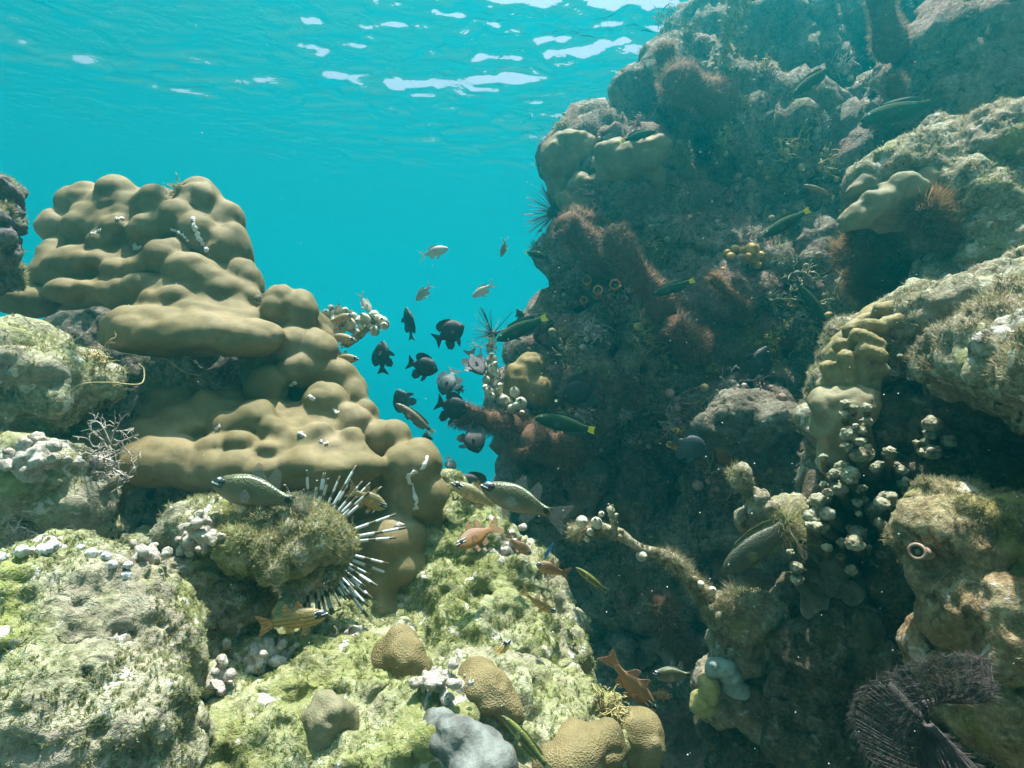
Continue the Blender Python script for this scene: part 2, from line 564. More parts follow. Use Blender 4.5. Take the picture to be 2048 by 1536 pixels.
ROCK_F = [
    (90, 1395, .52, 280, 300, 200), (250, 1350, .56, 120, 150, 100), (330, 1320, .58, 52, 120, 70), (60, 1500, .45, 300, 200, 150), (300, 1480, .52, 90, 100, 80),
]
rock_front = mass("reef_rock", ROCK_F, .0035, [('f', .12, .012), ('r', .05, .008), ('k', .030, .009), ('p', .03, .010), ('k', .012, .0045), ('f', .007, .0016)], M_ROCK_L,
                  "big round rock with yellow green turf in the bottom left corner", "rock", 3, 23)

ROCK_U = [
    (385, 1065, .75, 50, 40), (440, 1065, .73, 60, 45), (500, 1075, .72, 70, 52), (570, 1085, .72, 72, 50), (610, 1100, .73, 40, 45),
    (360, 1130, .75, 46, 42), (420, 1160, .72, 58, 50), (430, 1230, .70, 55, 62), (400, 1290, .68, 50, 60), (460, 1190, .74, 60, 45),
]
rock_shelf = mass("reef_rock", ROCK_U, .0035, [('f', .08, .012), ('r', .05, .012), ('k', .03, .016), ('k', .014, .005), ('f', .008, .002)], M_ROCK_L,
                  "knobbly turf covered rock arm under which the banded sea urchin hides", "rock", 3, 37)

ROCK_B = [
    (640, 1440, .66, 260, 120, 160), (500, 1340, .70, 90, 60), (430, 1380, .66, 60, 60), (700, 1340, .82, 130, 70), (900, 1500, .66, 280, 130, 160),
    (520, 1520, .58, 200, 90, 100), (820, 1420, .74, 160, 90, 120), (1050, 1490, .74, 170, 90, 130), (560, 1260, .95, 120, 60), (640, 1290, .9, 120, 60),
    (1150, 1480, .82, 90, 60), (760, 1500, .6, 200, 80),
]
rock_bottom = mass("reef_rock", ROCK_B, .0038, [('f', .15, .020), ('r', .07, .014), ('k', .036, .012), ('p', .04, .016), ('k', .015, .0045), ('f', .010, .002)], M_ROCK_G,
                   "low bright rock patched with green and cream at the bottom centre", "rock", 3, 41)

ROCK_S = [
    (930, 1040, 1.08, 45, 70), (960, 1110, 1.06, 70, 90), (1000, 1180, 1.03, 90, 100), (1050, 1240, 1.0, 90, 100), (1085, 1330, .95, 95, 110),
    (1010, 1340, .9, 120, 120), (900, 1230, .98, 80, 90), (880, 1130, 1.04, 60, 90), (905, 985, 1.12, 30, 45), (930, 1330, .88, 110, 90), (1110, 1270, 1.0, 52, 50),
    (1000, 1250, 1.12, 110, 200, 80), (1120, 1420, .9, 80, 70), (850, 1290, .92, 70, 60),
]
rock_slope = mass("reef_rock", ROCK_S, .0045, [('f', .15, .024), ('r', .07, .016), ('k', .045, .016), ('p', .05, .020), ('k', .018, .005), ('f', .012, .002)], M_ROCK_G,
                  "bright green turf covered slope dropping into the dark gap", "rock", 3, 53)

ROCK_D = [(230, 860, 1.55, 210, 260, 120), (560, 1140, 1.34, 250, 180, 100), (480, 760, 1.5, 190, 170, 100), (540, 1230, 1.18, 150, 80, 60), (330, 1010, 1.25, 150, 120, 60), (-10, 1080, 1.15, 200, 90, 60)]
rock_recess = mass("reef_rock", ROCK_D, .009, [('f', .18, .02), ('r', .08, .012), ('k', .045, .012)], M_ROCK_W,  # dark wall colour reused here to stand in for shade in the recess
                   "rock coloured dark as shade in the recess between the two shelves of the big coral", "rock", 3, 59)

WALL = [
    (1560, 680, 2.6, 430, 460, 330), (1330, 560, 2.25, 190, 200, 190), (1290, 430, 2.2, 140, 130, 150), (1400, 300, 2.35, 140, 130, 130),
    (1320, 280, 2.3, 60, 60), (1480, 170, 2.6, 110, 110, 120), (1560, 150, 2.75, 190, 130, 180), (1720, 130, 2.7, 170, 130, 160), (1860, 100, 2.5, 190, 130, 180),
    (1960, 230, 2.0, 190, 190, 160), (1750, 300, 2.35, 190, 120, 130), (1560, 340, 2.45, 180, 120, 130), (1200, 550, 2.2, 80, 100, 110),
    (1200, 410, 2.25, 60, 110, 90), (1200, 680, 2.2, 110, 90, 110), (1105, 745, 2.15, 62, 50, 60), (1060, 715, 2.1, 40, 22, 30), (1135, 845, 2.1, 95, 80, 90), (1130, 940, 2.1, 95, 90, 90),
    (1450, 700, 2.0, 190, 110, 110), (1560, 560, 2.05, 170, 90, 90), (1500, 820, 1.9, 150, 80, 90), (1300, 850, 2.1, 180, 110, 110), (1620, 720, 2.0, 150, 150, 120),
    (1300, 1000, 2.2, 230, 140, 130), (1250, 1150, 2.3, 180, 150, 130), (1420, 1250, 2.05, 260, 250, 150), (1600, 1000, 1.8, 250, 200, 130), (1350, 1480, 1.8, 300, 180, 130), (1180, 1400, 2.3, 200, 200, 150),
    (1190, 330, 2.25, 40, 40), (1480, 70, 2.5, 60, 50), (1600, 60, 2.45, 80, 40), (1500, 220, 2.4, 80, 40), (1680, 190, 2.4, 90, 40), (1640, 110, 2.5, 90, 40), (1800, 200, 2.15, 80, 45), (1420, 260, 2.25, 60, 40), (1520, 130, 2.55, 50, 60), (1690, 235, 2.25, 60, 30),
    (1560, 85, 2.35, 80, 32, 50), (1640, 125, 2.3, 70, 30, 50), (1680, 55, 2.4, 80, 36, 60), (1500, 205, 2.25, 70, 28, 50), (1620, 225, 2.15, 90, 30, 50), (1735, 262, 2.1, 60, 28, 40), (1850, 225, 2.0, 90, 30, 50), (1910, 135, 2.1, 110, 36, 60), (1960, 60, 2.1, 130, 46, 80), (1860, 20, 2.3, 150, 60, 90), (1990, -20, 2.1, 140, 70, 80), (1540, 300, 2.12, 60, 24, 40), (1450, 330, 2.1, 50, 22, 40), (1400, 230, 2.22, 50, 24, 40), (1400, 170, 2.3, 50, 36, 50),
    (1560, 440, 2.05, 70, 22, 40), (1420, 450, 2.05, 60, 20, 40), (1380, 560, 2.0, 60, 22, 40), (1620, 600, 1.85, 70, 24, 50), (1480, 600, 1.85, 80, 22, 50), (1340, 730, 1.95, 80, 22, 40), (1480, 850, 1.75, 100, 40, 60), (1230, 800, 1.95, 70, 20, 40), ((2.6, 2.2, .3), (.8, .7, 1.0)), (1060, 1080, 2.4, 120, 60), (1090, 1200, 2.3, 150, 100),
]
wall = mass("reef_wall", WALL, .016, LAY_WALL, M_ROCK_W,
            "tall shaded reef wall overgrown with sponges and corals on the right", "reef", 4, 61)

LEDGE_U = [
    (1860, 370, 1.45, 150, 62, 90), (1950, 320, 1.4, 130, 62, 90), (2030, 300, 1.35, 130, 70, 90), (1790, 400, 1.48, 80, 50, 70), (1980, 420, 1.35, 130, 100, 90), (2040, 500, 1.3, 130, 150, 90),
    (1880, 280, 1.48, 36, 30), (1930, 470, 1.5, 120, 90, 70), (1830, 480, 1.6, 110, 90, 70), (1960, 600, 1.35, 130, 110, 80), (1800, 600, 1.65, 120, 100, 80),
]
ledge_upper = mass("reef_rock", LEDGE_U, .008, LAY_ROCK, M_ROCK_R,
                   "sunlit rock ledge at the right edge above the brown feathery soft corals", "rock", 3, 71)
LEDGE_M = [
    (1880, 640, 1.05, 120, 58, 90), (1980, 620, 1.0, 130, 60, 90), (2060, 600, .98, 120, 80, 90), (1820, 665, 1.07, 80, 55, 70), (1900, 720, 1.05, 130, 80, 80), (2000, 760, 1.0, 150, 120, 80),
    (1720, 740, 1.15, 85, 110, 80), (1690, 800, 1.13, 66, 90, 70), (1780, 820, 1.16, 100, 120, 70), (1690, 830, 1.08, 62, 52, 60), (1690, 930, 1.15, 60, 100, 60),
    ((1.15, .15, -.45), (.42, .75, .75)), ((.75, -.75, -.75), (.9, .45, .62)), ((1.25, .5, -.1), (.35, .5, .55)), ((.78, .66, -.005), (.22, .32, .075)),  # unseen rock added beside and behind the camera to cut ambient light; overhang last
]
ledge_mid = mass("reef_rock", LEDGE_M, .006, LAY_ROCK, M_ROCK_R,
                 "rough shelf at the right edge over the knobbly coral, with unseen light-blocking rock added", "rock", 3, 83)
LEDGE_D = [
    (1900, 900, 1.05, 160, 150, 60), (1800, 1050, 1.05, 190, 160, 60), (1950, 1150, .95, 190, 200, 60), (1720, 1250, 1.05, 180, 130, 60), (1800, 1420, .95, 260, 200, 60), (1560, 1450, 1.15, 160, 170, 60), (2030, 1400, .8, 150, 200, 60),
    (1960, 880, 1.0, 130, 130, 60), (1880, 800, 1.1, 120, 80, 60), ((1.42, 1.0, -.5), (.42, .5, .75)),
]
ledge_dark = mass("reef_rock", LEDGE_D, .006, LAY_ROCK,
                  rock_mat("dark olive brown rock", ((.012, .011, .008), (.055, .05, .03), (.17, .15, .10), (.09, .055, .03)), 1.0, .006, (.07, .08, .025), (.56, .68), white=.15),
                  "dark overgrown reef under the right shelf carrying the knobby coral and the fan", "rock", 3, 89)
SPONGE_R = [
    (1890, 1005, .72, 55, 42), (1900, 1070, .70, 75, 70), (1960, 1090, .68, 90, 80), (2030, 1080, .66, 90, 80), (1880, 1150, .70, 60, 80), (1960, 1200, .68, 110, 110), (2050, 1230, .64, 110, 120), (1910, 1280, .72, 70, 90), (2030, 1350, .66, 120, 130),
]
rock_right = mass("reef_rock", SPONGE_R, .0045, [('f', .10, .018), ('r', .05, .008), ('k', .03, .006), ('p', .035, .010), ('f', .012, .002)],
                  rock_mat("orange sponge rock", ((.04, .032, .02), (.19, .15, .075), (.44, .38, .24), (.26, .14, .07)), 1.0, .005, (.22, .2, .05), (.56, .66), white=.4),
                  "orange brown sponge crusted rock at the lower right edge", "rock", 3, 97)
# ------------------------------------------------------------------ helpers for growths
bpy.context.view_layer.update()
DG = bpy.context.evaluated_depsgraph_get()


def S(px, py, only=None, default=2.0):
    """the point of the reef that the photo shows at a pixel, with its surface normal"""
    d = Vector(ray(px, py)); d.normalize()
    best, bn = None, None
    for o, V, Q, N in REEF:
        if only is not None and o not in only: continue
        ok, loc, nrm, _ = o.ray_cast(-o.location, d, depsgraph=DG)
        if ok:
            w = np.array(loc + o.location)
            if best is None or w @ w < best @ best: best, bn = w, np.array(nrm)
    if best is None:
        return P(px, py, default), -np.array(d)
    return best, bn


def snap(pix, lift=0.0, only=None):
    """move a list of (px, py, d, ...) in depth as one, so that it sits on the reef surface behind it"""
    ds = []
    for p in pix:
        h, n = S(p[0], p[1], only, 99.0)
        z = float(np.dot(h, FWD))
        if z < 50: ds.append(z - p[2])
    if not ds: return [tuple(p) for p in pix]
    k = float(np.median(ds)) - lift
    return [(p[0], p[1], p[2] + k) + tuple(p[3:]) for p in pix]


def snap1(px, py, d, lift=0.0):
    return snap([(px, py, d)], lift)[0][2]


def depth(p):
    return float(np.dot(p, FWD))


def to_px(V):
    d = V @ FWD
    return 1024 + FPX * (V @ RT) / d, 768 - FPX * (V @ UP) / d, d


def unit(v):
    v = np.asarray(v, float)
    return v / np.maximum(np.linalg.norm(v, axis=-1, keepdims=True), 1e-9)


class MB:
    def __init__(self): self.V, self.F, self.n = [], [], 0
    def add(self, V, F):
        V = np.asarray(V, float)
        self.V.append(V)
        self.F += [tuple(int(i) + self.n for i in f) for f in F]
        self.n += len(V)
        return self
    def sph(self, c, r, tpl=ICO2, M=None):
        r = np.array([r, r, r], float) if np.isscalar(r) else np.asarray(r, float)
        v = tpl[0] * r
        if M is not None: v = v @ M
        return self.add(v + c, tpl[1])
    def tube(self, path, radii, sides=8, cap=True):
        V, F = tube_np(path, radii, sides, cap)
        return self.add(V, F)
    def build(self, name, mat, parent=None, smooth=True):
        V = np.concatenate(self.V)
        if parent is not None:
            o = mesh_np(name, V, self.F, mat, parent, smooth, origin=np.array(parent.location))
            o.location = (0, 0, 0)
            return o
        return mesh_np(name, V, self.F, mat, None, smooth)


def curve(pts, n):
    """smooth curve through points (Catmull-Rom)"""
    p = np.asarray(pts, float)
    if len(p) < 3:
        t = np.linspace(0, 1, n)[:, None]
        return p[0] * (1 - t) + p[-1] * t
    q = np.concatenate([[2 * p[0] - p[1]], p, [2 * p[-1] - p[-2]]])
    out = []
    for u in np.linspace(0, len(p) - 1 - 1e-6, n):
        i = int(u); t = u - i
        a, b, c, d = q[i:i + 4]
        out.append(.5 * ((2 * b) + (c - a) * t + (2 * a - 5 * b + 4 * c - d) * t * t + (3 * b - a - 3 * c + d) * t ** 3))
    return np.array(out)


def frames(path):
    T = unit(np.gradient(path, axis=0))
    ref = np.array([0.3, 0.2, 1.0]) if abs(T[0][2]) < .9 else np.array([1.0, 0, 0])
    A = np.zeros_like(T); B = np.zeros_like(T)
    a = unit(np.cross(T[0], ref))
    for i, t in enumerate(T):
        a = unit(a - t * np.dot(a, t))
        A[i] = a; B[i] = np.cross(t, a)
    return T, A, B


def tube_np(path, radii, sides=8, cap=True):
    path = np.asarray(path, float)
    n = len(path)
    radii = np.broadcast_to(np.asarray(radii, float), (n,))
    T, A, B = frames(path)
    th = np.linspace(0, 2 * math.pi, sides, endpoint=False)
    V = (path[:, None] + radii[:, None, None] * (np.cos(th)[None, :, None] * A[:, None] + np.sin(th)[None, :, None] * B[:, None])).reshape(-1, 3)
    F = []
    for i in range(n - 1):
        for k in range(sides):
            k2 = (k + 1) % sides
            F.append((i * sides + k, i * sides + k2, (i + 1) * sides + k2, (i + 1) * sides + k))
    if cap:
        V = np.concatenate([V, [path[0] - T[0] * radii[0] * .6, path[-1] + T[-1] * radii[-1] * .6]])
        a, b = n * sides, n * sides + 1
        for k in range(sides):
            k2 = (k + 1) % sides
            F.append((a, k2, k)); F.append((b, (n - 1) * sides + k, (n - 1) * sides + k2))
    return V, F


def blades(pts, dirs, length, width, bend=.35, seg=2):
    """many thin bent blades; arrays in, one vertex and quad array out"""
    n = len(pts)
    d = unit(dirs)
    rnd = rng.normal(size=(n, 3))
    side = unit(np.cross(d, rnd))
    bd = unit(rng.normal(size=(n, 3))) * bend
    L = np.broadcast_to(np.asarray(length, float), (n,))[:, None]
    W = np.broadcast_to(np.asarray(width, float), (n,))[:, None]
    rows = []
    for k in range(seg + 1):
        t = k / seg
        c = pts + d * L * t + bd * L * t * t
        w = side * W * (.5 - .4 * t)
        rows += [c - w, c + w]
    V = np.stack(rows, 1).reshape(-1, 3)
    base = np.arange(n)[:, None] * (2 * (seg + 1))
    F = np.concatenate([base + np.array([2 * k, 2 * k + 1, 2 * k + 3, 2 * k + 2]) for k in range(seg)])
    return V, F


def sample(m, n, keep=None):
    """random points on a mass"""
    o, V, Q, N = next(r for r in REEF if r[0] is m)
    a, b, c, d = V[Q[:, 0]], V[Q[:, 1]], V[Q[:, 2]], V[Q[:, 3]]
    ar = np.linalg.norm(np.cross(c - a, d - b), axis=1)
    cen = (a + b + c + d) / 4
    nr = unit(N[Q].mean(axis=1))
    w = ar.copy()
    face = (cen * nr).sum(1) / np.linalg.norm(cen, axis=1)
    x, y, dd = to_px(cen)
    w[(dd < .1) | (x < -150) | (x > 2200) | (y < -150) | (y > 1690)] = 0
    w[face > .45] = 0
    if keep is not None: w = w * keep(cen, nr, x, y)
    i = rng.choice(len(Q), n, p=w / w.sum())
    u, v = rng.random((n, 1)), rng.random((n, 1))
    p = a[i] * (1 - u) * (1 - v) + b[i] * u * (1 - v) + c[i] * u * v + d[i] * (1 - u) * v
    return p, nr[i]


def turf(m, n, length, width, mat, label, keep=None, clump=.06, lift=.5, name="algae_turf", cat="algae"):
    nt_ = max(1, n // 14)
    p, nr = sample(m, nt_, keep)
    tl = length * (.35 + 1.0 * rng.random(nt_) ** 1.5)
    k = 14
    pts = np.repeat(p, k, 0); nn = np.repeat(nr, k, 0); ll = np.repeat(tl, k) * (.5 + .7 * rng.random(nt_ * k))
    pts = pts + rng.normal(size=pts.shape) * (length * .28)[..., None] if not np.isscalar(length) else pts + rng.normal(size=pts.shape) * length * .28
    d = nn + np.array([0, 0, lift]) + rng.normal(size=nn.shape) * .55
    V, F = blades(pts - nn * length * .15, d, ll, width * (.6 + .8 * rng.random(nt_ * k)))
    o = mesh_np(name, V, F, mat)
    tag(o, label, cat, kind="stuff")
    return o


def upness(lo=0.1, hi=.5):
    return lambda c, n, x, y: np.clip((n[:, 2] - lo) / (hi - lo), 0.02, 1)


def patchy(wl, seed, lo=0.0, hi=.3, up=None):
    def f(c, n, x, y):
        w = np.clip((fbm(c, wl, 3, .5, seed) - lo) / (hi - lo), 0.01, 1)
        if up: w = w * np.clip((n[:, 2] - up[0]) / (up[1] - up[0]), .03, 1)
        return w
    return f


# ------------------------------------------------------------------ turf and fuzz on the rocks
M_TURF_Y = plain_mat("yellow olive turf", (.28, .275, .11), .35, 40, .8, .1, True, col2=(.46, .45, .25))
M_TURF_G = plain_mat("green turf", (.24, .29, .07), .35, 40, .8, .1, True, col2=(.42, .46, .20))
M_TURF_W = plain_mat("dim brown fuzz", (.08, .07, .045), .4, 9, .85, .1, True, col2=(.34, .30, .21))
M_TURF_R = plain_mat("brown olive fuzz", (.23, .20, .10), .35, 30, .85, .1, True, col2=(.46, .43, .28))

M_TURF_F = plain_mat('cream green turf', (.30, .32, .13), .3, 40, .8, .1, True, col2=(.50, .50, .30))
turf(rock_front, 60000, .0024, .0011, M_TURF_F, "short yellow green turf on the big round corner rock", patchy(.07, 5, -.3, .2))
turf(rock_shelf, 60000, .0062, .0010, M_TURF_Y, "shaggy olive turf on the rock arm over the urchin",
     lambda c, n, x, y: np.clip((x - 360) / 130, .10, 1) * np.clip(n[:, 2] + .5, .05, 1), lift=.35)
turf(rock_bottom, 50000, .0036, .0011, M_TURF_G, "short green turf on the low bottom rock", patchy(.08, 9, -.2, .25, (-.2, .5)))
turf(rock_slope, 70000, .0052, .0013, M_TURF_G, "soft green turf on the slope above the gap", patchy(.09, 13, -.35, .2))
turf(rock_back_left, 35000, .0045, .0012, M_TURF_Y, "olive turf on the rocks of the left edge", patchy(.08, 17, -.1, .3, (-.3, .4)))
turf(rock_edge, 14000, .006, .0011, M_TURF_Y, "thin olive turf on the darkened rock at the far left edge", patchy(.05, 19, 0, .3))
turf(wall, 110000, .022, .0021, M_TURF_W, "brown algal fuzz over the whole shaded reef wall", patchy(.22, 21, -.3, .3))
turf(ledge_upper, 45000, .0070, .0014, M_TURF_R, "olive brown fuzz on the upper right ledge", patchy(.08, 23, -.2, .3))
turf(ledge_mid, 70000, .0070, .0012, M_TURF_R, "olive brown fuzz on the sunlit right shelf", patchy(.08, 27, -.2, .3, (-.6, .4)))
turf(rock_right, 30000, .0050, .0009, M_TURF_R, "thin ochre fuzz on the orange sponge rock", patchy(.06, 29, 0, .3))

# ------------------------------------------------------------------ smooth lobe corals growing on the masses
M_PORITES_T = porites_mat("tan lobe coral", (.13, .105, .055), (.22, .175, .09), (.32, .25, .14), 300)
M_PORITES_G = porites_mat("grey olive lobe coral", (.14, .13, .08), (.22, .20, .12), (.28, .26, .18), 500)


M_PORITES_N = porites_mat('near brown lobe coral', (.14, .112, .05), (.225, .18, .085), (.30, .24, .14), 520, .75)


def coral(ells, voxel, mat, label, name="lobe_coral", cat="coral", layers=None, smooth=5, seed=0, group=None, lift=None):
    if lift is not None: ells = snap(ells, lift)
    V, Q, N = remesh([ell(*e) for e in ells], voxel, smooth)
    V, N = rough(V, Q, N, layers or [('f', .06, .011), ('k', .035, .005), ('f', .02, .0015)], seed)
    o = mesh_np(name, V, Q, mat, origin=V.mean(axis=0))
    return tag(o, label, cat, group)


coral([(1140, 285, 2.12, 42, 22), (1112, 308, 2.12, 36, 30), (1125, 330, 2.14, 44, 28), (1165, 300, 2.12, 30, 28), (1176, 285, 2.15, 22, 18), (1135, 360, 2.2, 40, 50)],
      .007, M_PORITES_T, "tan lobed coral cap at the upper left corner of the shaded wall", seed=4, lift=0.02)
coral([(1222, 305, 2.02, 30, 26), (1258, 318, 2.0, 34, 24), (1300, 296, 1.98, 40, 20), (1318, 302, 1.98, 20, 20), (1292, 318, 1.97, 28, 24), (1248, 338, 2.03, 40, 24), (1210, 330, 2.06, 20, 34), (1275, 360, 2.12, 60, 40)],
      .007, M_PORITES_T, "sunlit tan lobed coral jutting from the wall under the fuzzy brown columns", seed=5, lift=0.08)
coral([(1157, 322, 2.08, 15, 12), (1147, 340, 2.06, 13, 17), (1162, 372, 2.02, 30, 24), (1140, 400, 2.04, 28, 18), (1178, 380, 2.03, 20, 20), (1128, 385, 2.06, 16, 12), (1165, 408, 2.02, 42, 16), (1190, 305, 2.12, 18, 24), (1180, 345, 2.1, 22, 30)],
      .006, M_PORITES_T, "chain of small tan coral knobs on the wall corner above the fuzzy finger clump", seed=6, lift=0.03)
coral([(1715, 430, 1.34, 46, 30, 40, 30), (1760, 405, 1.32, 55, 30, 40, 25), (1800, 385, 1.32, 46, 30), (1850, 362, 1.33, 26, 26), (1735, 368, 1.38, 50, 22, 30, 35), (1795, 345, 1.38, 34, 16), (1695, 445, 1.36, 26, 24), (1790, 420, 1.36, 70, 40)],
      .005, M_PORITES_G, "smooth grey olive lobed coral draped over the upper right ledge", seed=7, lift=0.02)
coral([(1045, 760, 1.98, 34, 40), (1060, 735, 1.98, 30, 30), (1030, 790, 2.0, 34, 28), (1075, 780, 1.98, 34, 34)],
      .007, porites_mat("ochre lobe coral", (.14, .10, .035), (.24, .18, .07), (.30, .23, .10), 300), "dull ochre lump of coral on the spur behind the white globe chain", seed=8, lift=0.02)
coral([(815, 1345, .78, 44, 62), (800, 1310, .8, 40, 40), (830, 1380, .77, 34, 36)], .0035, M_PORITES_N, "brown coral knob with a white dot in the middle of the bottom rock", seed=9, lift=0)
coral([(985, 1385, .78, 46, 42), (1010, 1410, .78, 34, 36), (965, 1360, .8, 34, 34)], .0035, M_PORITES_N, "brown coral knob below the green slope next to a dark hole", seed=10, lift=0)
coral([(655, 1435, .56, 56, 60), (630, 1480, .56, 50, 50), (690, 1450, .57, 30, 40)], .003, M_PORITES_G, "grey brown rounded coral knob at the bottom edge left of centre", seed=11, lift=0)
coral([(1150, 1510, .68, 72, 62), (1100, 1530, .67, 50, 50), (1215, 1500, .70, 52, 60)], .004, M_PORITES_N, "pair of round brown coral domes at the bottom edge right of centre", seed=12, lift=0)
coral([(1280, 1490, .74, 34, 62), (1262, 1450, .75, 30, 34)], .004, M_PORITES_N, "narrow brown coral lobe at the bottom edge facing the dark gap", seed=13, lift=0)
coral([(900, 1475, .6, 48, 42), (935, 1500, .6, 60, 46), (880, 1445, .62, 34, 26), (960, 1540, .58, 60, 40)], .0035,
      plain_mat("blue grey sponge", (.125, .135, .125), .45, 45, .75, .2, bumpd=.006), "smooth blue grey sponge lump on the bottom rock", "sponge", "sponge", seed=14, lift=.01)
# the meandering ridge coral under the right shelf
RIDGE = []
for (x0, y0, x1, y1, d, r) in [(1655, 735, 1672, 780, 1.02, 15), (1690, 715, 1702, 775, 1.0, 16), (1722, 725, 1730, 775, 1.0, 14), (1745, 740, 1752, 775, 1.0, 12), (1680, 690, 1725, 700, 1.02, 15),
                               (1715, 670, 1760, 690, 1.0, 15), (1735, 650, 1765, 655, 1.02, 14), (1760, 620, 1800, 612, 1.04, 15), (1700, 660, 1735, 640, 1.06, 16), (1725, 700, 1765, 712, .99, 14), (1775, 645, 1800, 640, 1.02, 14),
                               (1740, 745, 1770, 740, 1.0, 13), (1645, 770, 1650, 800, 1.03, 14)]:
    for t in np.linspace(0, 1, 6):
        RIDGE.append((x0 + (x1 - x0) * t + 3 * math.sin(5 * t), y0 + (y1 - y0) * t, d, r))
RIDGE += [(1720, 720, 1.09, 70, 70, 40), (1770, 660, 1.09, 60, 60, 40)]
coral(RIDGE, .0035, porites_mat("ridged brown coral", (.17, .14, .06), (.28, .23, .11), (.34, .28, .15), 260), "brown coral with short meandering ridges beside the sunlit right shelf", "ridge_coral", "coral", [('f', .006, .0012)], 2, 15)

# ------------------------------------------------------------------ white scars on the big coral (thin raised dead strips)
M_SCAR = plain_mat("white dead coral skeleton", (.62, .58, .55), .2, 160, .9, .1, bumpd=.003)


def scar(pix, w):
    mb = MB()
    pts = []
    for (x, y) in curve([(a, b, 0) for a, b in pix], 26)[:, :2]:
        p, n = S(x, y, [coral_left])
        pts.append(p - n * w * .45 + rng.normal(size=3) * .0012)
    pts = np.array(pts)
    r = w * (.5 + .8 * rng.random(len(pts))); r[0] = r[-1] = w * .3
    mb.tube(pts, r, 7)
    mb.build("scar", M_SCAR, coral_left)


for pix, w in [([(338, 458), (360, 466), (378, 485)], .0035), ([(385, 432), (392, 462), (405, 487), (418, 508)], .0050), ([(268, 488), (274, 500), (283, 490)], .005),
               ([(856, 910), (846, 935), (818, 950), (826, 975), (832, 1005), (826, 1025)], .0042), ([(790, 1052), (805, 1048)], .005),
               ([(232, 438), (245, 436)], .003), ([(180, 468), (200, 462)], .003), ([(580, 770), (592, 765)], .004), ([(615, 790), (628, 800)], .004), ([(668, 820), (676, 828)], .003),
               ([(595, 868), (612, 872)], .003), ([(640, 882), (655, 888)], .003), ([(434, 858), (440, 854)], .003)]:
    scar(pix, w)


# ------------------------------------------------------------------ fuzzy brown columns
M_FUZZ = plain_mat("rusty brown polyp fur", (.19, .125, .08), .3, 30, .85, .1, True, col2=(.34, .255, .185))
M_FUZZ_CORE = plain_mat("brown column core", (.12, .065, .04), .3, 60, .9, .1)
FUZZ_G = "fuzzy brown finger columns on the reef wall"


def fuzzy(pix, rad, label, n=2600, hair=.016, mat=None, width=.0014):
    """pix: (px, py, depth) from the foot to the tip, rad in photo pixels"""
    ks = [snap([q])[0][2] - q[2] for q in pix]
    k = min(ks) - .45 * rad * pix[-1][2] / FPX
    pix = [(x, y, d + k) for x, y, d in pix]
    path = curve([P(*p) for p in pix], 16)
    r0 = rad * pix[-1][2] / FPX
    t = np.linspace(0, 1, 16)
    rr = r0 * (1.15 - .25 * t) * np.sqrt(np.clip(1 - np.clip((t - .86) / .16, 0, 1) ** 2, .1, 1))
    rr = rr * (1 + .18 * np.sin(t * 9 + pix[0][0]))
    root = empty("fuzzy_column", path[0], label, "soft coral", FUZZ_G)
    mb = MB(); mb.tube(path, rr * .8, 12); mb.build("core", M_FUZZ_CORE, root)
    T, A, B = frames(path)
    i = rng.integers(0, 15, n); f = rng.random(n)[:, None]
    c = path[i] * (1 - f) + path[i + 1] * f
    th = rng.random(n) * 2 * math.pi
    rad_d = np.cos(th)[:, None] * A[i] + np.sin(th)[:, None] * B[i]
    r = (rr[i] * .78)[:, None]
    tip = (i >= 13)[:, None]
    d = rad_d + T[i] * (.25 + tip * 1.2 * rng.random((n, 1))) + rng.normal(size=(n, 3)) * .25
    V, F = blades(c + rad_d * r, d, hair * (.5 + .8 * rng.random(n)), width, .3)
    o = mesh_np("polyp_fur", V, F, mat or M_FUZZ, root, origin=np.array(root.location)); o.location = (0, 0, 0)
    return root


fuzzy([(1362, 215, 2.15), (1338, 150, 2.05), (1326, 85, 2.0)], 27, "short upright fuzzy column at the wall top nearest the open water")
fuzzy([(1440, 200, 2.1), (1385, 178, 2.0), (1340, 150, 1.93)], 42, "stout fuzzy column leaning left just below the short upright one", 3600)
fuzzy([(1790, 110, 1.9), (1770, 50, 1.85), (1758, -40, 1.8)], 32, "fuzzy column rising out of the top edge of the photo", 3000)
fuzzy([(1794, 195, 1.95), (1789, 175, 1.9), (1785, 150, 1.88)], 18, "small fuzzy stub below the column that leaves the top edge", 1600)
fuzzy([(1205, 540, 2.1), (1165, 480, 2.0), (1122, 440, 1.95)], 40, "broad fuzzy finger pointing left at the wall corner", 3600)
fuzzy([(1215, 525, 2.08), (1185, 460, 2.02), (1140, 422, 2.0)], 24, "fuzzy finger squeezed just above the broad one at the wall corner", 2200)
fuzzy([(1230, 500, 2.12), (1205, 460, 2.06), (1188, 432, 2.05)], 20, "short fuzzy bump between the corner clump and the tall finger", 1800)
fuzzy([(1340, 625, 2.0), (1280, 555, 1.95), (1240, 500, 1.93), (1226, 452, 1.92)], 34, "tall fuzzy finger rising to the left in the middle of the wall", 4200)
fuzzy([(1080, 890, 1.95), (1010, 850, 1.85), (955, 838, 1.8), (905, 826, 1.78)], 30, "fuzzy branch reaching left into the blue among the dark fish", 4200)
fuzzy([(1150, 905, 2.0), (1090, 890, 1.9), (1050, 870, 1.86)], 40, "thick fuzzy foot at the root of the branch reaching into the blue", 3600)
fuzzy([(1385, 1320, 1.5), (1345, 1270, 1.42), (1325, 1225, 1.38), (1312, 1195, 1.36)], 30, "drooping fuzzy column in the dark gap below the encrusted branch", 4200, .020)
fuzzy([(1395, 700, 1.95), (1365, 670, 1.88), (1335, 640, 1.86)], 34, "dim fuzzy lump in the shade of the wall centre", 2600, .02)
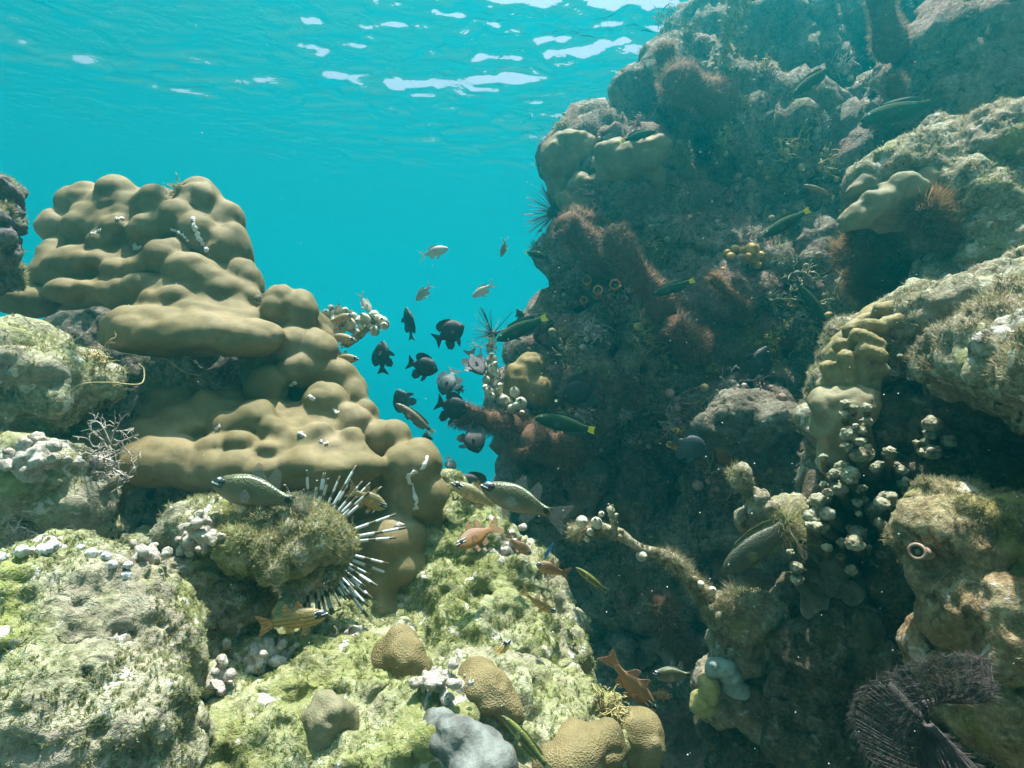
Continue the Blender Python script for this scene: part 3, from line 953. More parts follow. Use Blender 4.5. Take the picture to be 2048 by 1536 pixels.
fuzzy([(1490, 615, 1.85), (1450, 580, 1.8), (1420, 548, 1.78)], 12, "thin pale fuzzy twig slanting left of the wall centre", 1400, .012, plain_mat("pale rusty fur", (.28, .18, .09), .3, 30, .85, .1, True))

# ------------------------------------------------------------------ feathery soft corals under the upper ledge
M_FEATHER = plain_mat("orange brown feather polyps", (.21, .12, .055), .35, 25, .8, .15, True, col2=(.38, .25, .12))


def feathery(px, py, d, rad, label, n=900, tilt=(0, -1)):
    d = snap1(px, py, d, rad * d / FPX * .3)
    c = P(px, py, d)
    s = d / FPX
    root = empty("feathery_soft_coral", c, label, "soft coral", "feathery brown soft corals under the right ledge")
    mb = MB(); mb.sph(c + FWD * rad * s * .3, np.array([rad, rad, rad]) * s * .42); mb.build("base", M_FUZZ_CORE, root)
    dr = unit(rng.normal(size=(n, 3)))
    dr[:, 1] = -np.abs(dr[:, 1]) * .9
    dr = unit(dr + .35 * (RT * tilt[0] - UP * tilt[1]))
    V, F = blades(np.repeat(c[None], n, 0) + dr * rad * s * .35, dr, rad * s * (.45 + .45 * rng.random(n)), .0017, .22, 3)
    # side pinnules
    k = 5
    t = rng.random((n, k)) * .6 + .3
    pp = (c + dr[:, None] * (rad * s * (.35 + .6 * t))[..., None]).reshape(-1, 3)
    dd = np.repeat(dr, k, 0) + rng.normal(size=(n * k, 3)) * .7
    V2, F2 = blades(pp, dd, rad * s * .17, .0011, .2, 1)
    o = mesh_np("tentacles", np.concatenate([V, V2]), [tuple(f) for f in F] + [tuple(f + len(V)) for f in F2], M_FEATHER, root, origin=np.array(root.location))
    o.location = (0, 0, 0)


for a in [(1738, 478, 1.24, 62, "feathery brown soft coral hanging lowest left under the smooth olive coral"), (1702, 515, 1.24, 52, "feathery brown soft coral at the far left of the row under the ledge"),
          (1768, 535, 1.27, 52, "dim feathery soft coral hanging below the others in the shade"), (1785, 440, 1.24, 36, "small pale feathery soft coral tucked between the larger ones"),
          (1850, 432, 1.24, 58, "large feathery brown soft coral at the right of the row under the ledge"), (1880, 470, 1.26, 44, "feathery soft coral with golden tips furthest right in the row"), (1725, 570, 1.3, 50, "darkest feathery soft coral at the foot of the row")]:
    feathery(*a)

# ------------------------------------------------------------------ ball corals, knobby coral and white globe tunicates
M_BALL = plain_mat("yellow orange ball coral", (.44, .24, .06), .25, 60, .6, .25, col2=(.62, .40, .14), bumpd=.002)
M_GLOBE = plain_mat("cream white tunicate", (.38, .38, .28), .3, 60, .5, .35, col2=(.60, .56, .44), bumpd=.001)
M_GLOBE_H = plain_mat("dark tunicate mouth", (.10, .12, .08), .3, 60, .6, .3)
M_TWIG = plain_mat("turfy twig", (.20, .17, .09), .45, 70, .85, .15, col2=(.40, .36, .25), bumpd=.004)
M_KNOB = plain_mat("pale coral knob", (.13, .125, .07), .35, 60, .8, .2, col2=(.36, .345, .24), bumpd=.004)
M_STALK = plain_mat("olive coral stalk", (.12, .10, .045), .35, 80, .8, .2, bumpd=.004)


def globe(c, r, parent, up, name="tunicate"):
    """a plump sack with a siphon mouth"""
    ax = unit(up + rng.normal(size=3) * .35)
    t = np.linspace(0, 1, 9)
    rr = r * np.array([.35, .78, .97, 1.0, .93, .78, .55, .36, .30])
    hh = np.array([-.95, -.7, -.35, 0, .35, .65, .88, 1.0, 1.12]) * r * (1.0 + .35 * rng.random())
    mb = MB()
    mb.tube(np.array([c + ax * h for h in hh]), rr, 12)
    o = mb.build(name, M_GLOBE, parent)
    m2 = MB(); m2.sph(c + ax * (hh[-1] + r * .10) - np.array(parent.location), r * .24, ICO1)
    m2.build("siphon", M_GLOBE_H, o)
    return o


def cluster(name, label, cat, group, items, branches, part="tunicate", up=None, d0=None):
    """items (px, py, d, r_px); branches [((px,py,d)..., r_px)]"""
    root = empty(name, P(*items[0][:3]), label, cat, group)
    mb = MB()
    for pts, r in branches:
        path = curve([P(*p) for p in pts], 22)
        rad = r * pts[0][2] / FPX * (.75 + .5 * rng.random(22))
        mb.tube(path + rng.normal(size=path.shape) * rad[:, None] * .15, rad, 9)
        for q in path[rng.integers(0, 22, 60)]:
            mb.sph(q + unit(rng.normal(size=3)) * rad.mean() * .9, rad.mean() * (.15 + .4 * rng.random()), ICO1)
    mb.build("branch", M_TWIG, root)
    for (x, y, d, r) in items:
        c = P(x, y, d)
        globe(c, r * d / FPX, root, unit(up if up is not None else -FWD * .6 + UP * .3), part)
    return root


TG = "white globe tunicate clusters on branches"
A_ = [(652, 626, 8), (664, 632, 11), (676, 620, 8), (672, 642, 12), (655, 650, 9), (690, 640, 9), (668, 655, 10), (700, 648, 12), (686, 657, 8), (703, 655, 11), (712, 665, 8), (660, 662, 7), (708, 632, 7), (662, 615, 6), (690, 622, 8), (680, 668, 7), (648, 640, 6)]
cluster("tunicate_cluster", "cluster of white globes on a twig just right of the big coral, upper one", "tunicates", TG,
        [(x, y, 1.34 + .015 * rng.normal(), r) for x, y, r in A_], [([(600, 690, 1.45), (650, 660, 1.38), (675, 645, 1.36), (705, 630, 1.36)], 9)])
B_ = [(722, 641, 11), (730, 636, 9), (748, 629, 9), (758, 637, 9), (766, 644, 11), (740, 652, 7), (749, 662, 10), (768, 652, 8), (735, 640, 8), (756, 650, 6), (722, 655, 6), (745, 641, 5)]
cluster("tunicate_cluster", "cluster of white globes reaching furthest right beside the big coral", "tunicates", TG,
        [(x, y, 1.33 + .015 * rng.normal(), r) for x, y, r in B_], [([(690, 690, 1.38), (722, 668, 1.35), (745, 645, 1.345), (772, 650, 1.34)], 8)])
C_ = [(664, 686, 8), (662, 694, 5), (672, 710, 9), (682, 722, 12), (668, 722, 9), (676, 732, 7), (672, 738, 4), (684, 738, 7), (668, 700, 6), (690, 728, 5)]
cluster("tunicate_cluster", "small lower cluster of white globes at the coral edge with fish hiding in it", "tunicates", TG,
        [(x, y, 1.30 + .015 * rng.normal(), r) for x, y, r in C_], [([(640, 760, 1.4), (672, 728, 1.33), (668, 700, 1.32), (665, 685, 1.32)], 7)])
D_ = [(972, 760, 8), (978, 785, 10), (983, 793, 8), (989, 789, 9), (997, 783, 7), (1008, 799, 10), (999, 800, 7), (1030, 784, 11), (1042, 806, 12), (1034, 811, 8), (1022, 818, 9), (985, 738, 10), (990, 745, 8), (972, 775, 7), (968, 745, 6), (1000, 770, 5), (1044, 826, 6), (1015, 808, 6), (990, 720, 5), (990, 728, 6)]
cluster("tunicate_cluster", "chain of pale globes along the twig below the wall spur near the dark fish", "tunicates", TG,
        [(x, y, 1.80 + .02 * rng.normal(), r) for x, y, r in D_], [([(985, 715, 1.83), (978, 765, 1.82), (1000, 795, 1.82), (1040, 820, 1.82), (1075, 850, 1.9)], 9)])
# the encrusted branch across the dark gap
E_ = [(1164, 1043, 12), (1193, 1046, 12), (1203, 1028, 6), (1181, 1064, 8), (1174, 1078, 6), (1283, 1112, 11), (1402, 1168, 7), (1425, 1181, 8), (1222, 1019, 4), (1233, 1030, 4)]
cluster("encrusted_branch", "thin encrusted branch with a few big pale globes crossing the dark gap", "branch", None,
        [(x, y, 1.0 + .01 * rng.normal() + (x - 1160) * .0001, r) for x, y, r in E_],
        [([(1150, 1062, 1.02), (1200, 1058, 1.02), (1245, 1072, 1.02), (1290, 1100, 1.03), (1335, 1115, 1.03), (1365, 1140, 1.03), (1390, 1170, 1.04), (1425, 1200, 1.05), (1440, 1240, 1.06), (1470, 1270, 1.06), (1500, 1310, 1.06)], 12),
         ([(1225, 1075, 1.02), (1228, 1045, 1.01), (1220, 1015, 1.0)], 7)])


def turf_on_path(label, pix, n, spread, length, mat, width=.001, name="algae_turf", cat="algae"):
    path = curve([P(*p) for p in pix], 60)
    i = rng.integers(0, 60, n)
    sp = spread * pix[0][2] / FPX
    off = unit(rng.normal(size=(n, 3)))
    cl = np.clip(fbm(path, .06, 2, .5, 5)[i] + .8, .2, 1.6)
    V, F = blades(path[i] + off * sp * .8 * cl[:, None], off + UP * .3 + rng.normal(size=(n, 3)) * .4, length * cl * (.4 + .9 * rng.random(n)), width)
    o = mesh_np(name, V, F, mat)
    return tag(o, label, cat, kind="stuff")


turf_on_path("tufts of green and ochre weed along the branch crossing the gap", [(1150, 1065, 1.02), (1200, 1060, 1.02), (1245, 1075, 1.02), (1335, 1115, 1.03), (1390, 1170, 1.04), (1440, 1240, 1.06), (1500, 1310, 1.06)], 14000, 13, .012, M_TURF_R)
coral([(1500, 1225, 1.04, 72, 44), (1540, 1260, 1.06, 60, 50), (1450, 1220, 1.05, 40, 34), (1480, 1290, 1.07, 60, 60), (1440, 1390, 1.1, 50, 60), (1500, 1380, 1.12, 80, 80)], .0045, M_ROCK_R, "turf topped rock lump where the encrusted branch meets the right reef", "reef_rock", "rock",
      [('f', .06, .012), ('r', .04, .006), ('k', .025, .006)], 3, 33)
coral([(1478, 955, 1.0, 14, 14), (1490, 975, 1.0, 17, 17), (1508, 1000, 1.0, 22, 22), (1530, 1025, 1.0, 32, 30), (1560, 1050, 1.0, 34, 30), (1595, 1075, 1.0, 34, 26), (1625, 1095, 1.0, 28, 24), (1510, 1035, 1.02, 34, 30), (1570, 1020, 1.04, 50, 30), (1640, 1110, 1.03, 30, 40), (1520, 990, 1.02, 16, 16)], .004,
      M_ROCK_R, "sunlit encrusted spike of rock pointing up left out of the knobby coral", "reef_rock", "rock", [('f', .05, .008), ('r', .03, .006), ('k', .018, .005)], 2, 35)
REEF_X = [o for o in COL.objects if o.name.startswith("reef_rock")][-2:]
turf_on_path("shaggy ochre weed on the sunlit spike beside the knobby coral", [(1472, 945, 1.0), (1510, 1000, .99), (1560, 1045, .98), (1625, 1092, .99)], 7000, 26, .012, M_TURF_Y)
turf_on_path("shaggy ochre weed on the lump at the branch root", [(1425, 1215, 1.0), (1480, 1200, 1.0), (1540, 1225, 1.02), (1580, 1260, 1.03)], 6000, 32, .014, M_TURF_R)

# yellow orange ball coral
BD = snap1(1490, 520, 1.76, .02) - 1.76
bc = [(1470, 497, 9), (1462, 512, 9), (1484, 504, 13), (1504, 498, 15), (1482, 520, 15), (1506, 518, 14), (1520, 510, 9), (1496, 512, 8), (1455, 505, 8), (1450, 530, 9), (1466, 532, 8), (1444, 540, 8), (1472, 545, 6), (1460, 522, 7), (1514, 530, 9), (1494, 532, 9)]
root = empty("ball_coral", P(1484, 515, 1.75 + BD), "yellow orange cluster of ball shaped polyps in the middle of the shaded wall", "coral")
mb = MB()
for (x, y, r) in bc: mb.tube(curve([P(1484 + .4 * (x - 1484), 530, 1.84 + BD), P(x, y, 1.76 + BD)], 4), r * .5 * 1.76 / FPX, 7)
mb.build("stalks", M_STALK, root)
for (x, y, r) in bc:
    m = MB(); m.sph(P(x, y, 1.74 + BD + .02 * rng.normal()), np.array([1, 1, .85]) * r * 1.75 / FPX, ICO3); m.build("polyp", M_BALL, root)

# knobby branching coral on the right
kn = [(1731, 846, 14), (1701, 868, 20), (1712, 853, 7), (1726, 862, 8), (1721, 884, 9), (1693, 893, 12), (1722, 908, 22), (1684, 935, 16), (1698, 950, 19), (1710, 942, 7), (1664, 952, 11), (1678, 976, 16), (1648, 970, 9), (1657, 985, 10), (1637, 1002, 17), (1622, 1005, 8), (1655, 1000, 8),
      (1864, 848, 18), (1862, 868, 14), (1865, 905, 18), (1897, 882, 14), (1842, 903, 8), (1778, 905, 14), (1775, 998, 18), (1765, 1008, 14), (1745, 1018, 17), (1820, 995, 9), (1828, 1010, 10), (1838, 985, 8), (1793, 1032, 12), (1806, 1040, 10), (1815, 1020, 8), (1625, 1032, 18), (1655, 1028, 16), (1643, 1052, 15), (1618, 1050, 9),
      (1717, 1066, 17), (1708, 1086, 18), (1592, 1135, 14), (1594, 1160, 13), (1702, 1140, 12), (1760, 1045, 12), (1750, 935, 10), (1800, 940, 9), (1838, 1040, 9)]
kn = [(x, y, r * .95) for x, y, r in kn]
for i in range(46):
    x, y = (1690 + 55 * rng.normal(), 950 + 75 * rng.normal()) if i < 34 else (1800 + 40 * rng.normal(), 960 + 60 * rng.normal())
    kn.append((x - .35 * (y - 960), y, 5 + 6 * rng.random()))
root = empty("knobby_coral", P(1720, 1000, .92), "branching coral with pale knobbed tips hanging below the right shelf", "coral")
mb = MB()
for (x, y, r) in kn:
    bx, by = 1740 + .55 * (x - 1740) + 14, 1010 + .7 * (y - 1010) + 42
    if x > 1830: bx, by = x - 10, y + 50
    if r < 11: bx, by = x + 5, y + 26
    mb.tube(curve([P(bx, by, 1.03), P(.4 * bx + .6 * x, .4 * by + .6 * y + 6, .97), P(x, y + r * .4, .93)], 8), np.linspace(1.0, .62, 8) * r * .95 * .95 / FPX, 9)
mb.sph(P(1735, 1040, 1.06), np.array([130, 40, 110]) * 1.0 / FPX, ICO3); mb.sph(P(1860, 960, 1.07), np.array([60, 40, 80]) * 1.0 / FPX, ICO3)
mb.build("stalks", M_STALK, root)
for (x, y, r) in kn:
    V, F = ICO3
    c = P(x, y, .92 + .012 * rng.normal())
    s = r * .93 / FPX
    v = V * s * np.array([1, 1, .85])
    v = v * (1 + .22 * fbm(V * 1.0 + x, .55, 2, .5, 3))[:, None]
    m = MB(); m.add(v + c, F); m.build("knob", M_KNOB, root)

# tube sponges
M_YEL = plain_mat("yellow tube sponge", (.60, .34, .02), .3, 60, .6, .3, col2=(.75, .52, .05))
M_ORG = plain_mat("orange tunicate", (.40, .17, .04), .3, 60, .6, .3)


def tube_sponge(pix, r, label, mat, name="tube_sponge", cat="sponge", group=None, flare=1.15):
    k = snap1(*pix[0]) - pix[0][2]
    pix = [(x, y, d + k) for x, y, d in pix]
    path = curve([P(*p) for p in pix], 9)
    s = pix[-1][2] / FPX
    root = empty(name, path[0], label, cat, group)
    m = MB()
    V, F = tube_np(path, np.array([.8, .85, .9, .9, .92, .95, 1, 1.05, flare]) * r * s, 12, False)
    m.add(V, F)
    T, A, B = frames(path)
    V2, F2 = tube_np(path[::-1] + 0, np.array([flare * .72, .75, .7, .68, .65, .6, .55, .5, .4]) * r * s, 12, False)
    m.add(V2, F2)
    m.build("tube_body", mat, root)
    m = MB(); th = np.linspace(0, 2 * math.pi, 17)
    ring = path[-1] + (np.cos(th)[:, None] * A[-1] + np.sin(th)[:, None] * B[-1]) * r * s * (flare + .72) / 2 * 1.0
    V3, F3 = tube_np(ring, r * s * .24, 7, False); m.add(V3, F3); m.build("rim", mat, root)
    m = MB(); m.sph(path[-1] - T[-1] * r * s * .8, r * s * .7, ICO1); m.build("mouth", M_GLOBE_H, root)


d = snap1(1446, 885, 1.7)
root = empty("tube_sponge", P(1449, 925, d), "orange yellow capped tube sponge on the wall below the pale rock", "sponge")
mb = MB(); mb.tube(curve([P(1453, 930, d), P(1450, 895, d - .05), P(1446, 868, d - .07)], 8), np.array([13, 15, 16, 17, 17, 16, 15, 12]) * 1.65 / FPX, 12); mb.build("column", plain_mat("rusty sponge", (.22, .10, .03), .4, 60, .8, .2, bumpd=.004), root)
mb = MB(); V, F = ICO3; mb.add(V * np.array([17, 15, 9]) * 1.65 / FPX * (1 + .2 * fbm(V, .5, 2, .5, 4))[:, None] + P(1446, 866, d - .07), F); mb.build("cap", M_YEL, root)
tube_sponge([(1375, 905, 1.78), (1352, 895, 1.72), (1339, 889, 1.69)], 6, "small yellow tube opening left of the capped tube sponge, lower one", M_YEL)
tube_sponge([(1375, 875, 1.78), (1362, 865, 1.72), (1352, 861, 1.69)], 5, "small yellow tube opening left of the capped tube sponge, upper one", M_YEL)
OG = "orange tunicates on the wall"
tube_sponge([(1200, 600, 2.1), (1198, 585, 2.0), (1196, 580, 1.96)], 9, "orange ringed tunicate in the middle of the wall patch", M_ORG, "orange_tunicate", "tunicate", OG)
tube_sponge([(1180, 575, 2.1), (1176, 565, 2.0), (1174, 560, 1.97)], 9, "orange tunicate highest in the wall patch", M_ORG, "orange_tunicate", "tunicate", OG)
tube_sponge([(1235, 580, 2.1), (1232, 572, 2.0), (1230, 569, 1.96)], 10, "dark mouthed orange tunicate at the right of the wall patch", M_ORG, "orange_tunicate", "tunicate", OG)
tube_sponge([(1172, 612, 2.1), (1169, 603, 2.0), (1168, 600, 1.97)], 7, "small orange tunicate lowest in the wall patch", M_ORG, "orange_tunicate", "tunicate", OG)
tube_sponge([(1858, 1108, .69), (1845, 1105, .675), (1834, 1103, .662)], 14, "pink lipped tube opening on the left side of the orange sponge rock", plain_mat("pinkish tube", (.30, .20, .14), .5, 30, .7, .2, bumpd=.002), flare=1.3)


# ------------------------------------------------------------------ sea urchins
def urchin(name, label, c, r, n, ln, w, mspine, hemi, cat="sea urchin", spread=.15):
    root = empty(name, c, label, cat)
    m = MB(); m.sph(c, np.array([r, r, r * .8]), ICO3); m.build("test", plain_mat("dark urchin shell", (.03, .025, .03), .3, 100, .7, .3), root)
    V, F = tube_np(np.stack([np.zeros(8), np.zeros(8), np.linspace(0, 1, 8)], 1), np.linspace(1, .62, 8) * w / ln, 8)
    me = bpy.data.meshes.new("spine"); me.from_pydata([tuple(v) for v in V], [], F); me.update()
    me.polygons.foreach_set("use_smooth", np.ones(len(me.polygons), bool)); me.materials.append(mspine)
    k = 0
    for i in range(4000):
        d = unit(rng.normal(size=3))
        if not hemi(d): continue
        o = bpy.data.objects.new("spine", me); link(o, root)
        L = ln * (.72 + .4 * rng.random())
        rot = Vector(d).to_track_quat('Z', 'Y').to_matrix().to_4x4()
        o.matrix_local = Matrix.Translation(Vector(d * r * .8)) @ rot @ Matrix.Scale(L, 4)
        k += 1
        if k >= n: break
    return root


m, nt, b, _ = mat_new("banded urchin spine")
co = coords(nt)
sx = nd(nt, "ShaderNodeSeparateXYZ"); nt.links.new(co, sx.inputs[0])
mt = nd(nt, "ShaderNodeMath", operation='MULTIPLY'); nt.links.new(sx.outputs[2], mt.inputs[0]); mt.inputs[1].default_value = 3.3
fr = nd(nt, "ShaderNodeMath", operation='FRACT'); nt.links.new(mt.outputs[0], fr.inputs[0])
c = ramp(nt, fr.outputs[0], [(0.0, (.08, .07, .035)), (.30, (.07, .06, .03)), (.38, (.42, .47, .47)), (.94, (.50, .55, .55)), (1.0, (.10, .09, .04))])
c = mix(nt, ramp(nt, sx.outputs[2], [(.05, 1.0), (.3, 0.0)]), c, (.03, .028, .02))
nt.links.new(c, b.inputs["Base Color"]); b.inputs["Roughness"].default_value = .5
M_BAND = m
uc = P(622, 1090, .80)
toward = unit(RT * .9 - FWD * .35 + UP * .02)
urchin("sea_urchin", "sea urchin with long white banded spines under the turfy rock arm", uc, .027, 60, .100, .0029, M_BAND, lambda d: d @ toward > .10 and d @ FWD < .4)
M_DSP = plain_mat("dark urchin spine", (.035, .03, .04), .3, 100, .5, .4)
uc = P(1112, 425, 2.15)
urchin("sea_urchin", "dark sea urchin bristling from the wall edge against open water", uc, .035, 90, .095, .0017, plain_mat("purple brown spine", (.20, .15, .17), .3, 100, .5, .4), lambda d: d @ (-RT) > -.1)
uc = P(985, 668, 1.98)
urchin("sea_urchin", "small sea urchin with thin dark spines at the tip of the wall spur", uc, .018, 30, .085, .0014, M_DSP, lambda d: d @ (-RT * .5 + UP * .6) > -.3)


# ------------------------------------------------------------------ twiggy weeds
M_TWIG_P = plain_mat("pinkish twig weed", (.34, .29, .25), .3, 60, .8, .2, col2=(.52, .46, .40))
M_TWIG_G = plain_mat("pale green twig weed", (.17, .17, .09), .3, 60, .8, .2, col2=(.30, .29, .18))
M_TWIG_O = plain_mat("ochre twig weed", (.30, .24, .09), .3, 60, .8, .2, col2=(.46, .38, .18))


def twigs(px, py, d, rad, label, mat, n=26, w=.0011, up=(0, 1), name="twig_weed", levels=3, squash=1.0, sn=True):
    if sn: d = snap1(px, py, d, rad * d / FPX * .15)
    s = d / FPX
    c = P(px, py, d)
    mb = MB()
    upv = unit(RT * up[0] + UP * up[1] - FWD * .5)
    def grow(p, dr, L, r, lev):
        k = 4
        path = [p]
        for i in range(k):
            dr = unit(dr + rng.normal(size=3) * .28)
            path.append(path[-1] + dr * L / k)
        mb.tube(np.array(path), np.linspace(r, r * .6, k + 1), 4, True)
        if lev:
            for j in range(rng.integers(2, 4)):
                q = path[rng.integers(1, k + 1)]
                grow(q, unit(dr + rng.normal(size=3) * .75), L * .62, r * .75, lev - 1)
    mb.sph(c, rad * s * .22, ICO1)
    for i in range(n):
        o = rng.normal(size=3) * np.array([.34, .25, .34 * squash]) * rad * s
        grow(c + o, unit(upv * .7 + rng.normal(size=3) * .8), rad * s * .55, w, levels - 1)
    o = mb.build(name, mat)
    return tag(o, label, "seaweed")


twigs(195, 925, .82, 75, "tangled pinkish twig weed between the left rock and the lower coral plate", M_TWIG_P, 46, .0012)
twigs(250, 850, .95, 45, "sparse dark twig weed left of the lower coral plate", plain_mat("dull twig weed", (.16, .13, .12), .3, 60, .8, .2), 20, .0010)
twigs(190, 715, .9, 42, "short straw coloured twig weed on the rock below the coral ledge", M_TWIG_O, 20, .0010, (1, .3))
twigs(40, 1055, .72, 60, "pale coarse twig weed above the big corner rock at the left edge", M_TWIG_P, 22, .0013, (.7, .5))
twigs(1085, 725, 1.95, 26, "pale twig weed on the spur just under the green wrasse", M_TWIG_G, 16, .0016)
twigs(1160, 740, 1.95, 36, "bushy pale twig weed on the wall right of the spur", M_TWIG_G, 24, .0016, (-.3, .6))
twigs(1212, 752, 1.95, 24, "small bush of pale twig weed next to the bigger one on the wall", M_TWIG_G, 16, .0016)
twigs(1130, 905, 1.9, 40, "feathery twig weed on the wall below the yellow tailed wrasse", M_TWIG_G, 24, .0016, (-.4, .7))
twigs(980, 690, 1.95, 34, "spiky weed at the tip of the wall spur above the globe chain", M_TWIG_G, 26, .0015, (-.5, .5))
twigs(1005, 760, 1.9, 26, "brownish weed among the pale globes of the spur", plain_mat("brown weed", (.20, .14, .09), .3, 50, .8, .2), 20, .0013, (-.4, .4))
twigs(1635, 260, 2.05, 32, "pale pinkish weed tuft high on the shaded wall", M_TWIG_P, 22, .0015, (0, .5))
twigs(1520, 470, 1.95, 30, "sandy weed tuft near the wrasse with the bright yellow tail", M_TWIG_P, 20, .0016, (-.6, .4))
twigs(1540, 590, 1.85, 36, "olive twig weed on the wall right of the ball coral", M_TWIG_G, 22, .0016)
twigs(1560, 530, 1.8, 30, "pale weed on the ledge beside the ball coral", M_TWIG_G, 20, .0015)
twigs(1560, 660, 1.8, 30, "olive weed under the ledge beside the ball coral", M_TWIG_G, 18, .0016)
twigs(1520, 690, 1.85, 50, "mustard yellow weed patch in the wall hollow", plain_mat("mustard weed", (.20, .18, .03), .3, 50, .8, .2), 34, .0016)
twigs(1550, 1245, 1.0, 26, "golden straw weed on the lump at the branch root", M_TWIG_O, 10, .0009, (.8, .3), levels=2)
twigs(1410, 1380, 1.05, 34, "pale hairy weed on the dim rock below the branch root", M_TWIG_G, 18, .0009, (-.5, .2))
twigs(1225, 1415, .78, 40, "ochre bushy weed on top of the bottom brown coral lobes", M_TWIG_O, 36, .0010)
twigs(355, 380, 1.2, 22, "tiny cream weed tuft lodged in the top of the big coral", M_TWIG_O, 22, .0010)
twigs(518, 595, 1.16, 16, "tiny cream weed tuft on the right flank of the big coral", M_TWIG_P, 12, .0009)
twigs(1335, 50, 2.1, 36, "frilly weed on the wall top left of the stalk", M_TWIG_G, 24, .0019, (-.2, 1))
twigs(1375, 70, 2.1, 40, "pale leafy weed on the wall top next to the stalk", M_TWIG_G, 26, .0019)
twigs(1160, 1085, 1.0, 34, "green feather weed at the free end of the encrusted branch", M_TWIG_G, 20, .0010, (-1, 0))
twigs(1315, 1090, 1.02, 24, "green feather weed in the middle of the encrusted branch", plain_mat("green weed", (.13, .16, .04), .3, 50, .8, .2), 16, .0010)
twigs(1232, 1040, 1.0, 28, "brown green weed at the upright twig of the encrusted branch", plain_mat("brown green weed", (.14, .13, .06), .3, 50, .8, .2), 16, .0010, (.3, .8))

# tall knobby weed stalk on the wall top
root = empty("weed_stalk", P(1450, 150, 1.98), "tall lumpy weed stalk rising past the top edge from the wall", "seaweed")
mb = MB(); path = curve([P(1435, 175, 2.0), P(1452, 90, 1.96), P(1468, 20, 1.93), P(1480, -40, 1.9)], 26)
mb.tube(path, .014 * (.7 + .6 * rng.random(26)), 9)
for i in range(150):
    q = path[rng.integers(0, 26)] + rng.normal(size=3) * .024
    mb.sph(q, .005 + .006 * rng.random(), ICO1)
mb.build("stem", M_TWIG, root)
pp = path[rng.integers(0, 26, 1500)]
V, F = blades(pp + rng.normal(size=pp.shape) * .018, rng.normal(size=pp.shape), .02 * rng.random(1500) + .006, .0018)
o = mesh_np("fronds", V, F, M_TWIG_G, root, origin=np.array(root.location)); o.location = (0, 0, 0)

# loose curly threads
for pix, label in [([(125, 800, .85), (160, 770, .85), (215, 765, .86), (280, 768, .9), (288, 740, .92), (278, 728, .92)], "loose pale thread curling over the left rock under the coral ledge"),
                   ([(300, 722, 1.05), (330, 718, 1.02), (365, 742, 1.02), (400, 752, 1.04)], "thin thread hanging in the dark under the coral ledge")]:
    mb = MB(); mb.tube(curve([P(*p) for p in pix], 40), .0011, 5)
    tag(mb.build("thread", M_TWIG_O), label, "thread")

# leafy plate coral in the dark on the right
root = empty("plate_coral", P(1690, 1230, 1.0), "dim cluster of thin leafy coral plates below the knobby coral", "coral")
mp_ = plain_mat("grey brown plate coral", (.16, .14, .09), .3, 40, .8, .2, col2=(.26, .24, .17))
for (x, y, r, t) in [(1650, 1190, 60, .2), (1715, 1170, 44, -.2), (1690, 1240, 70, .3), (1760, 1240, 55, -.3), (1740, 1290, 60, .1), (1640, 1140, 46, .5), (1790, 1190, 40, .2), (1600, 1080, 46, .9)]:
    c = P(x, y, .97 + .03 * rng.random()); s = r * 1.0 / FPX
    V, F = ICO3
    wav = 1 + .16 * np.sin(np.arctan2(V[:, 1], V[:, 0]) * 5 + x)
    v = np.stack([V[:, 0] * wav * s, V[:, 1] * wav * s, V[:, 2] * .08 * s + .25 * s * (V[:, 0] ** 2 + V[:, 1] ** 2)], 1)
    a3 = unit(-FWD * .75 + UP * .5 + RT * (-.3 + t)); a1 = unit(np.cross(a3, UP + .1)); a2 = np.cross(a3, a1)
    m = MB(); m.add(v @ np.stack([a1, a2, a3]) + c, F); m.build("plate", mp_, root)

# pale blue sponges in the dark
coral([(1440, 1335, 1.02, 30, 22), (1462, 1350, 1.03, 26, 26), (1475, 1375, 1.04, 22, 24)], .003, plain_mat("pale blue green sponge", (.26, .34, .31), .2, 80, .8, .2), "pale blue green sponge in the dark below the branch root", "sponge", "sponge", None, 3, 41)
coral([(1420, 1375, 1.03, 22, 30), (1410, 1410, 1.04, 30, 24)], .003, plain_mat("dull yellow sponge", (.30, .27, .10), .2, 80, .8, .2), "dull yellow sponge hanging under the pale blue green one", "sponge", "sponge", None, 3, 43)

# knobbly pale crusts on the sunlit rocks
M_CRUST = rock_mat("pinkish cream crust", ((.14, .12, .09), (.42, .38, .32), (.66, .62, .55), (.44, .34, .34)), 1.6, .004)


def crust(px, py, d, rx, ry, label, n=60, seed=0):
    k = snap1(px, py, d)
    E = [(px + rx * .55 * rng.normal(), py + ry * .5 * rng.normal(), k + .012 * rng.normal(), r, r) for r in rx * (.09 + .17 * rng.random(n))]
    E.append((px, py, k + rx * k / FPX * .3, rx * .75, ry * .75, rx * .5))
    return coral(E, .0028, M_CRUST, label, "coralline_crust", "crust", [('k', .011, .0045), ('f', .005, .0012)], 1, seed)


crust(520, 1318, .66, 55, 32, "knobbly pinkish cream crust below the urchin rock arm", seed=61)
crust(405, 1072, .72, 46, 40, "knobbly pale crust at the left end of the urchin rock arm", seed=62)
crust(430, 1375, .62, 42, 50, "knobbly crust wedged against the right side of the big corner rock", seed=63)
crust(285, 1118, .82, 44, 30, "small pale crust in the hollow above the big corner rock", seed=64)
crust(700, 1270, .85, 30, 22, "small pink crust beside the foot of the big coral", seed=65)
crust(880, 1370, .72, 46, 34, "white edged crust beside the dark hole in the bottom rock", seed=66)
crust(1010, 1110, .98, 34, 44, "grey white knobbly crust near the top of the green slope", seed=67)
crust(60, 920, .76, 70, 28, "pale crust along the top of the middle left rock", seed=68)
pts = [S(x, y)[0] for x, y in curve([(-20, 1122, 0), (60, 1100, 0), (130, 1094, 0), (200, 1108, 0), (262, 1146, 0)], 17)[:, :2]]
